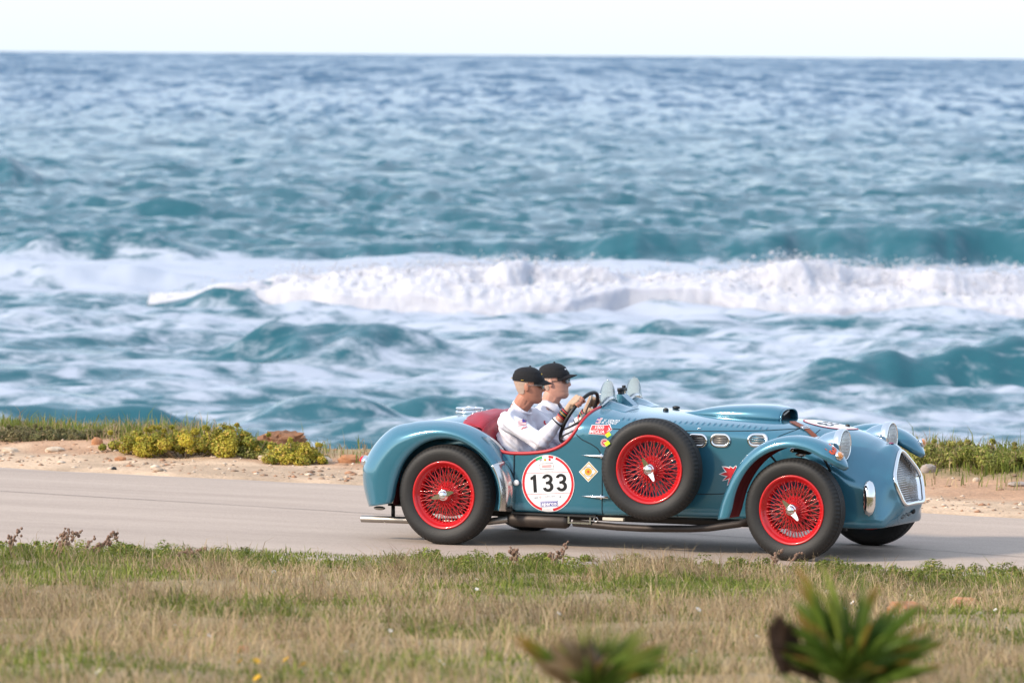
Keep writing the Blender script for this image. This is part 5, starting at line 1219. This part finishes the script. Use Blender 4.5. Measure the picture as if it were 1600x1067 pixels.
# orange figures on the tip of the near front wing
def onfender(u, v, off):
    a, n = on(1297.5+u, 701.5-v, FB)
    return (a+n*(off if n.y < 0 or n.z > 0 else -off)) if a is not None else Vector((2.78, -.8, .75))
D = Decal(0, 0, -38, lambda u, v, off: onfender(u, v, off)); D.text('orange_figures', '13', 0, 0, 9.5, M_ORANGE, .003, .05, None, 0, 1.5)
# letter badge under the grille
NB_ = BVH
for i, (ch, px, py) in enumerate((('G', 1410.5, 807), ('T', 1415.5, 804.5), ('G', 1420.5, 802.5))):
    def fr_(u, v, off, px=px, py=py):
        a, n = on(px, py); s_ = Vector((0, 0, 1)).cross(n).normalized(); u2 = n.cross(s_)
        return a+s_*u+u2*v+n*off
    Decal(0, 0, 0, fr_).text('badge_letter', ch, 0, 0, .030, M_STBLK, .004, .03, None, 0, 1.5)
p, n = on(1427, 798)
if p is not None:
    MB().ball(p, (.012, .03, .02), 12, 8).build('nose_vent', M_DARK, CAR)

# ---------------------------------------------------------------- people
def cap_(b, p, q, r1, r2=None, n=14):
    r2 = r2 or r1; p, q = Vector(p), Vector(q); L_ = (q-p).length
    if L_ < 1e-6: b.ball(p, r1, n, 8); return
    prof = [(0, -r1)]+[(r1*math.cos(a), r1*math.sin(a)) for a in np.linspace(-PI/2, 0, 5)[1:]]+[(r2*math.cos(a), L_+r2*math.sin(a)) for a in np.linspace(0, PI/2, 5)[:-1]]+[(0, L_+r2)]
    b.lathe(prof, n, Matrix.Translation(p) @ (q-p).to_track_quat('Z', 'Y').to_matrix().to_4x4())
def chain(b, P, rr):
    for i in range(len(P)-1): cap_(b, P[i], P[i+1], rr[i], rr[i+1])
def ell(b, c, r, M=None): b.ball(c, r, 18, 12, M)
def remesh(mb, name, vox, m, parent, smooth=2, disp=None):
    me = mesh('tmp', mb.V, mb.F); bb = bmesh.new(); bb.from_mesh(me); bmesh.ops.remove_doubles(bb, verts=bb.verts, dist=1e-6); bmesh.ops.recalc_face_normals(bb, faces=bb.faces); bb.to_mesh(me); bb.free()
    o = bpy.data.objects.new('tmp', me); COL.objects.link(o); md = o.modifiers.new('r', 'REMESH'); md.mode = 'VOXEL'; md.voxel_size = vox; md.use_smooth_shade = True
    if smooth: s_ = o.modifiers.new('s', 'SMOOTH'); s_.factor = .5; s_.iterations = smooth
    dg = bpy.context.evaluated_depsgraph_get(); r = bpy.data.meshes.new_from_object(o.evaluated_get(dg)); bpy.data.objects.remove(o)
    if disp:
        n = len(r.vertices); co = np.empty(n*3, np.float32); no = np.empty(n*3, np.float32); r.vertices.foreach_get('co', co); r.vertices.foreach_get('normal', no); co = co.reshape(-1, 3); no = no.reshape(-1, 3)
        co = co+no*disp(co)[:, None]; r.vertices.foreach_set('co', co.astype(np.float32).ravel()); r.update()
    r.name = name; r.materials.clear(); return link(name, r, m, parent)
HZ = [0, .012, .032, .05, .061, .072, .085, .10, .113, .127, .143, .165, .19, .212, .228, .235]
HF = [.070, .088, .095, .0905, .0935, .0915, .0925, .090, .087, .083, .093, .092, .079, .054, .026, .0]
HB = [.02, -.005, -.035, -.055, -.063, -.070, -.078, -.085, -.090, -.096, -.101, -.104, -.100, -.080, -.045, .0]
HW = [.022, .040, .051, .057, .060, .062, .065, .069, .071, .073, .0745, .075, .073, .060, .034, .002]
def head_pts(M, sc_=1.0, grow=0, zmin=0, zmax=.235, nose=True, n=56, rows=60):
    z = np.linspace(zmin, zmax, rows); f = crom(HZ, HF, z)+grow; b = crom(HZ, HB, z)-grow; w_ = crom(HZ, HW, z)+grow; V = []
    for i, zz in enumerate(z):
        for k in range(n):
            a = 2*PI*k/n; c, s_ = math.cos(a), math.sin(a); cx = -.005; x = cx+((f[i]-cx) if c > 0 else (cx-b[i]))*math.copysign(abs(c)**.85, c); y = w_[i]*math.copysign(abs(s_)**.9, s_)
            if nose and c > 0:
                nh = float(np.interp(zz, [.080, .086, .094, .102, .115, .13, .14], [0, .017, .026, .025, .015, .007, 0])); x += nh*math.exp(-(y/.0125)**2)
                ey = float(np.interp(zz, [.112, .122, .130, .138], [0, 1, 1, 0])); x -= .014*ey*math.exp(-((abs(y)-.032)/.014)**2)
                mo = float(np.interp(zz, [.056, .0605, .065], [0, 1, 0])); x -= .009*mo*math.exp(-(y/.024)**4)
                x += .004*float(np.interp(zz, [.049, .055, .059], [0, 1, 0]))*math.exp(-(y/.018)**2)
            V.append(M @ Vector((x*sc_, y*sc_, (zz+(grow*.9 if zz > .2 else 0))*sc_)))
    F = gridfaces(rows, n, True).tolist()+[tuple(range(n))[::-1], tuple((rows-1)*n+k for k in range(n))]
    return V, F
def hand(b, W, G, T, side_, rr=.0125, sc_=1.0, gl=None, palm_up=None):
    """fist closed round a rod at G with direction T, wrist at W; side_ = which way the fingers wrap"""
    W, G, T = Vector(W), Vector(G), Vector(T).normalized(); a = W-G; a = (a-T*a.dot(T)).normalized(); c = T.cross(a)*side_
    lens = [.95, 1.05, 1.0, .85]; offs = [-.031, -.010, .011, .031]
    for i in range(4):
        o = T*offs[i]; fr = (.0098, .0102, .0098, .0086)[i]; rad = rr+fr*.9
        kn = G+o+a*(.040)+c*(rad+.006); P = [kn]
        for an in (60, 115, 175, 225): an2 = R(an*lens[i]); P.append(G+o+(a*math.cos(an2)+c*math.sin(an2))*rad)
        chain(b, [W*.35+kn*.65]+P, [.012, fr*1.15, fr*1.05, fr, fr*.95, fr*.85])
        if gl is not None: chain(gl, [W*.4+kn*.6]+P[:3], [.0155, fr*1.4, fr*1.32, fr*1.28])
        cap_(b, W, kn, .021, .013)
        if gl is not None: cap_(gl, W, kn, .0245, .0165)
    th = T*.038; rad = rr+.011
    P = [W*.7+G*.3+T*.022, G+T*.046+a*.036-c*.012, G+th+(a*math.cos(R(-60))+c*math.sin(R(-60)))*rad*1.15, G+th*.85+(a*math.cos(R(-120))+c*math.sin(R(-120)))*rad]
    chain(b, P, [.017, .0135, .0115, .0095])
    if gl is not None: chain(gl, P[:3], [.0205, .0165, .0140])
def person(label, hx, hy, hz, yaw, pitch, skin, J, cap_tilt, hair, gloves, roll=0, glasses='dark', hands=()):
    t = empty('person', (0, 0, 0)); t.matrix_world = CARM; tag(t, label, 'person')
    HM = Matrix.Translation((hx, hy, hz)) @ Matrix.Rotation(R(yaw), 4, 'Z') @ Matrix.Rotation(R(pitch), 4, 'Y'); hs = 1.015
    b = MB(); gl = [MB(), MB()]; sh = MB(); trs = MB()
    V, F = head_pts(HM, hs); b.add(V, F)
    for s_ in (-1, 1):     # ears
        b.ball(HM @ Vector((-.012*hs, s_*.074*hs, .113*hs)), (.017, .009, .030), 14, 10, Matrix.Rotation(R(yaw+s_*18), 3, 'Z') @ Matrix.Rotation(R(-12), 3, 'Y')); b.ball(HM @ Vector((-.006*hs, s_*.074*hs, .092*hs)), (.010, .007, .010), 10, 8)
    hip, chest, neck = J['hip'], J['chest'], J['neck']; hip, chest, neck = map(Vector, (hip, chest, neck))
    nb_ = HM @ Vector((-.030, 0, .025)); chain(b, [neck, (neck+nb_)/2, nb_], [.064, .056, .054]); cap_(b, HM @ Vector((.01, 0, .03)), (neck+nb_)/2+Vector((.012, 0, -.01)), .044, .050)
    Y = Vector((0, 1, 0)); mid = (hip*.5+chest*.5)
    def torso(m, g):
        for s_ in (-1, 1):
            cap_(m, hip+Y*s_*.075, mid+Y*s_*.07, .098+g, .10+g); cap_(m, mid+Y*s_*.07, chest+Y*s_*.078, .10+g, .095+g); cap_(m, chest+Y*s_*.05, neck-Vector((0, 0, .035))+Y*s_*.02, .085+g, .055+g)
            cap_(m, neck-Vector((.01, 0, .05))+Y*s_*.03, Vector(J['shR'] if s_ < 0 else J['shL']), .052+g, .058+g)
            ell(m, chest+Y*s_*.06+Vector((.045, 0, -.015)), (.062+g, .07+g, .065+g))
    torso(b, 0); torso(sh, .012)
    for sd_ in 'RL':
        s0, e0, w0 = map(Vector, (J['sh'+sd_], J['el'+sd_], J['wr'+sd_]))
        chain(b, [s0, s0*.5+e0*.5, e0], [.052, .047, .038]); chain(b, [e0, e0*.6+w0*.4, w0], [.039, .040, .027])
        cf = J.get('cuff'+sd_, .92); c0 = e0*(1-cf)+w0*cf
        chain(sh, [s0, s0*.5+e0*.5, e0], [.068, .061, .054]); chain(sh, [e0, e0*.55+c0*.45, c0], [.056, .055, .042])
        k0 = Vector(J['kn'+sd_]); f0 = Vector(J['ft'+sd_]); h0 = hip+Y*(-.09 if sd_ == 'R' else .09)
        chain(b, [h0, k0], [.085, .058]); chain(b, [k0, k0*.6+f0*.4, f0], [.055, .05, .036]); cap_(b, f0, f0+Vector((.16, 0, .03)), .038, .03)
        chain(trs, [h0, k0], [.098, .070]); chain(trs, [k0, f0], [.068, .052])
        if hands:
            W, G, T, wrap = J['hand'+sd_]; hand(b, W, G, T, wrap, gl=gl['RL'.index(sd_)] if gloves else None)
        else: hd = Vector(J['hd'+sd_]); cap_(b, w0, w0*.4+hd*.6, .026, .034); [chain(b, [w0*.4+hd*.6+Y*q, hd+Y*q*1.2+Vector((.02, 0, -.01)), hd+Y*q*1.25+Vector((.05, 0, -.035))], [.012, .0095, .008]) for q in (-.028, -.009, .01, .028)]; chain(b, [w0*.6+hd*.4+Y*(.03 if sd_ == 'R' else -.03), hd+Y*(.055 if sd_ == 'R' else -.055)], [.013, .010])
    ell(trs, hip, (.11, .17, .10))
    bo = remesh(b, 'body', .0042, skin, t, 1)
    def wr(co):
        x, y, z = co[:, 0], co[:, 1], co[:, 2]; return .014*(fbm(x*9+z*15, y*11+z*5, 300, 3)-.5)+.0085*np.sin((x*.8+z*1.0)*95+6*fbm(x*7, z*7+y*5, 303, 2))*sstep(.25, .55, fbm(x*5+y*3, z*5, 305, 2))
    so_ = remesh(sh, 'shirt', .0075, M_SHIRT, t, 3, wr); remesh(trs, 'trousers', .011, M_TROUS, t, 2, lambda co: .01*(fbm(co[:, 0]*12, co[:, 2]*12+co[:, 1]*8, 310, 3)-.5))
    # collar band
    cv = (nb_-neck).normalized(); cc = neck+cv*.034; sx_ = cv.orthogonal().normalized(); sy_ = cv.cross(sx_)
    col = [cc+(sx_*math.cos(a)+sy_*math.sin(a))*.067+Vector((.012, 0, -.008*math.cos(0)))+Vector((0, 0, -.020*max(0, ((sx_*math.cos(a)+sy_*math.sin(a)).x)))) for a in np.linspace(0, 2*PI, 41)[:-1]]
    if J.get('polo'):
        pr = []
        for a in np.linspace(-2.75, 2.75, 40):
            d = Vector((-math.cos(a), math.sin(a), 0)); base = cc+Vector((.012, 0, -.02))+d*.068; fr = max(0, -math.cos(a)) if False else max(0, d.x)
            pr.append([base+Vector((0, 0, -.03*fr)), base+Vector((0, 0, .028-.03*fr))+d*-.004, base+Vector((0, 0, .018-.05*fr))+d*.014, base+Vector((0, 0, -.012-.055*fr))+d*.022])
        c_ = grid_obj('collar', np.array([[tuple(p) for p in r] for r in pr]), M_SHIRT, t, .003)
    else: MB().tube(col, .0085, 8, closed=True).build('collar', M_SHIRT, t)
    # cap
    V, F = head_pts(HM, hs, .0105, .148, .235, False, 56, 30); cp = MB().add(V, [f for f in F if len(f) == 4]+[F[-1]]).build('cap', M_CAP, t)
    Vb = []; bs = np.linspace(-1, 1, 21)
    for i, q in enumerate(np.linspace(0, 1, 9)):
        for s_ in bs:
            a = s_*R(62); w0 = .082; r0_ = (.096*math.cos(a)**1.0*1.05, .084*math.sin(a)); ext = .066*q*math.cos(s_*PI/2)**.55
            x = r0_[0]-.010+ext; y = r0_[1]*(1-.10*q); z = .150+.013*math.cos(s_*PI/2)-.022*(s_*s_)*q-math.tan(R(cap_tilt))*ext-.004*q
            Vb.append(HM @ Vector((x*hs, y*hs, z*hs)))
    br = fastmesh('brim', np.array(Vb), gridfaces(9, 21), M_CAP, cp); md = br.modifiers.new('s', 'SOLIDIFY'); md.thickness = .004
    MB().ball(HM @ Vector((0, 0, .249*hs)), (.008, .008, .004), 10, 6).build('button', M_CAP, cp)
    CB = bvh_of(cp); emb = MB()
    for k in range(5):
        o_ = HM @ Vector((.4, (-.02+.012*k)*hs-.04, (.207-.004*abs(k-2))*hs)); h = CB.ray_cast(o_, (HM @ Vector((0, -.01, .2*hs))-o_).normalized())
        if h[0] is not None: emb.ball(h[0], (.006, .006, .006), 8, 5)
    if emb.V: emb.build('cap_emblem', M_STGOLD if J.get('gold') else M_WHITE, cp)
    if J.get('gold'): MB().tube([HM @ Vector((-.118*hs, y*hs, .163*hs)) for y in (-.035, 0, .035)], .0035, 6).tube([HM @ Vector((x*hs, -.088*hs*1.0, (.157)*hs)) for x in (-.05, -.03)], .002, 5).build('cap_strap', M_STGOLD, cp)
    # hair under the cap rim
    V, F = head_pts(HM, hs, .0035, .062, .152, False, 56, 26); n = 56
    keep = []
    for f in F:
        if len(f) != 4: continue
        m_ = HM.inverted() @ (sum((Vector(V[i]) for i in f), Vector())/4)
        if m_.x < -.020-.0*m_.z+(m_.z-.10)*.25: keep.append(f)
    MB().add(V, keep).build('hair', hair, t)
    # glasses
    gs = MB(); ln_ = MB()
    for s_ in (-1, 1):
        P = [HM @ Vector((x*hs, s_*y*hs, z*hs)) for x, y, z in ((.098, .010, .1285), (.100, .030, .133), (.094, .056, .131), (.082, .066, .127), (.03, .0765, .126), (-.012, .0775, .121), (-.022, .0765, .112))]; gs.tube(P, .0022, 6)
        R_ = []
        for k in range(14):
            a = 2*PI*k/14; y = .034+.025*math.cos(a); z = .1215+.0165*math.sin(a); x = .1015-.0*y-((y-.01)/.05)**2*.012; R_.append(HM @ Vector((x*hs, s_*y*hs, z*hs)))
        ln_.add(R_, [tuple(range(14))]); gs.tube(R_, .0018, 6, closed=True)
    g_ = gs.build('glasses', M_BLACK if glasses == 'dark' else M_STEEL, t); lo = ln_.build('lens', M_SHADES if glasses == 'dark' else mat('brown_lenses', (.05, .03, .02), .08, coat=1), g_, False)
    if gloves:
        for q_ in gl: remesh(q_, 'glove', .0042, M_GLOVE, t, 1)
    return t, so_
def fit(a, b, L1, L2, hint):
    """elbow between shoulder a and wrist b"""
    a, b = Vector(a), Vector(b); d = (b-a).length; d = min(d, L1+L2-.002); u = (b-a).normalized(); x = (L1*L1-L2*L2+d*d)/(2*d); h = math.sqrt(max(0, L1*L1-x*x)); v = Vector(hint); v = (v-u*v.dot(u)).normalized(); return a+u*x+v*h
# driver: hands on the wheel rim
gR = swp(R(138)); gR = swp(R(140)) if (swp(R(140)).y < SW.y) else swp(R(40)); gL = swp(R(28)) if swp(R(28)).y > SW.y else swp(R(152))
def tang(g): v = g-SW; return SN.cross(v).normalized()
wR = gR+Vector((-.088, -.025, -.070)); wL = gL+Vector((-.085, .01, -.065))
shR, shL = (.335, -.435, .835), (.345, -.055, .835)
tR, tL = tang(gR), tang(gL)
JD = dict(hip=(.335, -.235, .385), chest=(.315, -.235, .745), neck=(.325, -.235, .905), shR=shR, shL=shL, wrR=tuple(wR), wrL=tuple(wL), elR=tuple(fit(shR, wR, .285, .262, (.35, -.25, -1))), elL=tuple(fit(shL, wL, .285, .262, (.2, .3, -1))),
    knR=(.80, -.33, .50), knL=(.82, -.14, .52), ftR=(1.16, -.33, .32), ftL=(1.16, -.16, .32), cuffR=.66, cuffL=.66, handR=(wR, gR, tR, 1), handL=(wL, gL, tL, 1), gold=True)
dr, dsh = person('person in white long sleeved shirt and black cap gripping the steering wheel', .390, -.235, .948, 20, 3, M_SKIN, JD, 16, M_HAIR, True, glasses='clear', hands=(1, 1))
JP = dict(hip=(.33, .235, .385), chest=(.325, .235, .745), neck=(.335, .235, .905), shR=(.35, .04, .835), shL=(.34, .43, .835), wrR=(.72, .10, .66), wrL=(.70, .36, .66), elR=(.50, .02, .60), elL=(.50, .45, .60), hdR=(.82, .13, .645), hdL=(.80, .33, .645),
    knR=(.80, .14, .54), knL=(.80, .33, .54), ftR=(1.16, .15, .32), ftL=(1.16, .32, .32), cuffR=.95, cuffL=.95, polo=True)
ps, psh = person('person in white polo shirt, black cap and dark sunglasses riding beside the driver', .383, .235, .953, 9, -2, M_SKIN2, JP, 1, M_HAIR, False)
# wrist strap, cuff band and sleeve flag of the driver
def band(name, p, q, r, w_, m, parent):
    p, q = Vector(p), Vector(q); d = (q-p).normalized(); MB().lathe([(r, -w_/2), (r+.003, -w_/2+.002), (r+.003, w_/2-.002), (r, w_/2)], 24, Matrix.Translation(p) @ d.to_track_quat('Z', 'Y').to_matrix().to_4x4()).build(name, m, parent)
eR, eL = Vector(JD['elR']), Vector(JD['elL'])
for e_, w_ in ((eR, wR), (eL, wL)):
    band('wrist_strap', e_*.06+w_*.94, w_, .031, .060, M_BLACK, dr); band('strap_stripe', e_*.15+w_*.85, w_, .033, .007, M_STRED, dr); band('strap_stripe', e_*-.02+w_*1.02, w_, .033, .007, M_STRED, dr); band('strap_stripe', e_*.06+w_*.94, w_, .0335, .005, M_STGOLD, dr)
    band('cuff_band', e_*.33+w_*.67, w_, .040, .010, M_BLACK, dr)
SB = bvh_of(dsh)
def onshirt(u, v, off, px, py, T):
    a, n = on(px+u, py-v, T); return a+n*off if a is not None else Vector((.3, -.5, .8))
D = Decal(0, 0, 4, lambda u, v, off: onshirt(u, v, off, 815.5, 660.5, SB)); fl = D.poly('sleeve_flag', [(-6, -4.6), (6.4, -4.6), (6.4, 4.6), (-6, 4.6)], M_WHITE, .003, dr)
for k in range(5): D.poly('flag_stripe', [(-6, -4.6+k*1.9), (6.4, -4.6+k*1.9), (6.4, -3.6+k*1.9), (-6, -3.6+k*1.9)], M_STPINK, .004, fl)
D.poly('flag_canton', [(.8, .2), (6.4, .2), (6.4, 4.6), (.8, 4.6)], M_STBLUE, .005, fl); D.poly('red_squiggle', [(-1.5, -9.5), (1, -7.2), (4, -7.6), (7.5, -6), (7.5, -7.2), (4, -8.8), (1, -8.6), (-1, -10.6)], M_STRED, .004, dr)
D = Decal(0, 0, 0, lambda u, v, off: onshirt(u, v, off, 851, 661, SB)); D.poly('chest_emblem', [(-1.5, 4), (1.2, 3), (.6, .5), (3, -1.5), (2, -4), (.2, -1.6), (-1.8, -.5)], M_STRED, .004, dr)
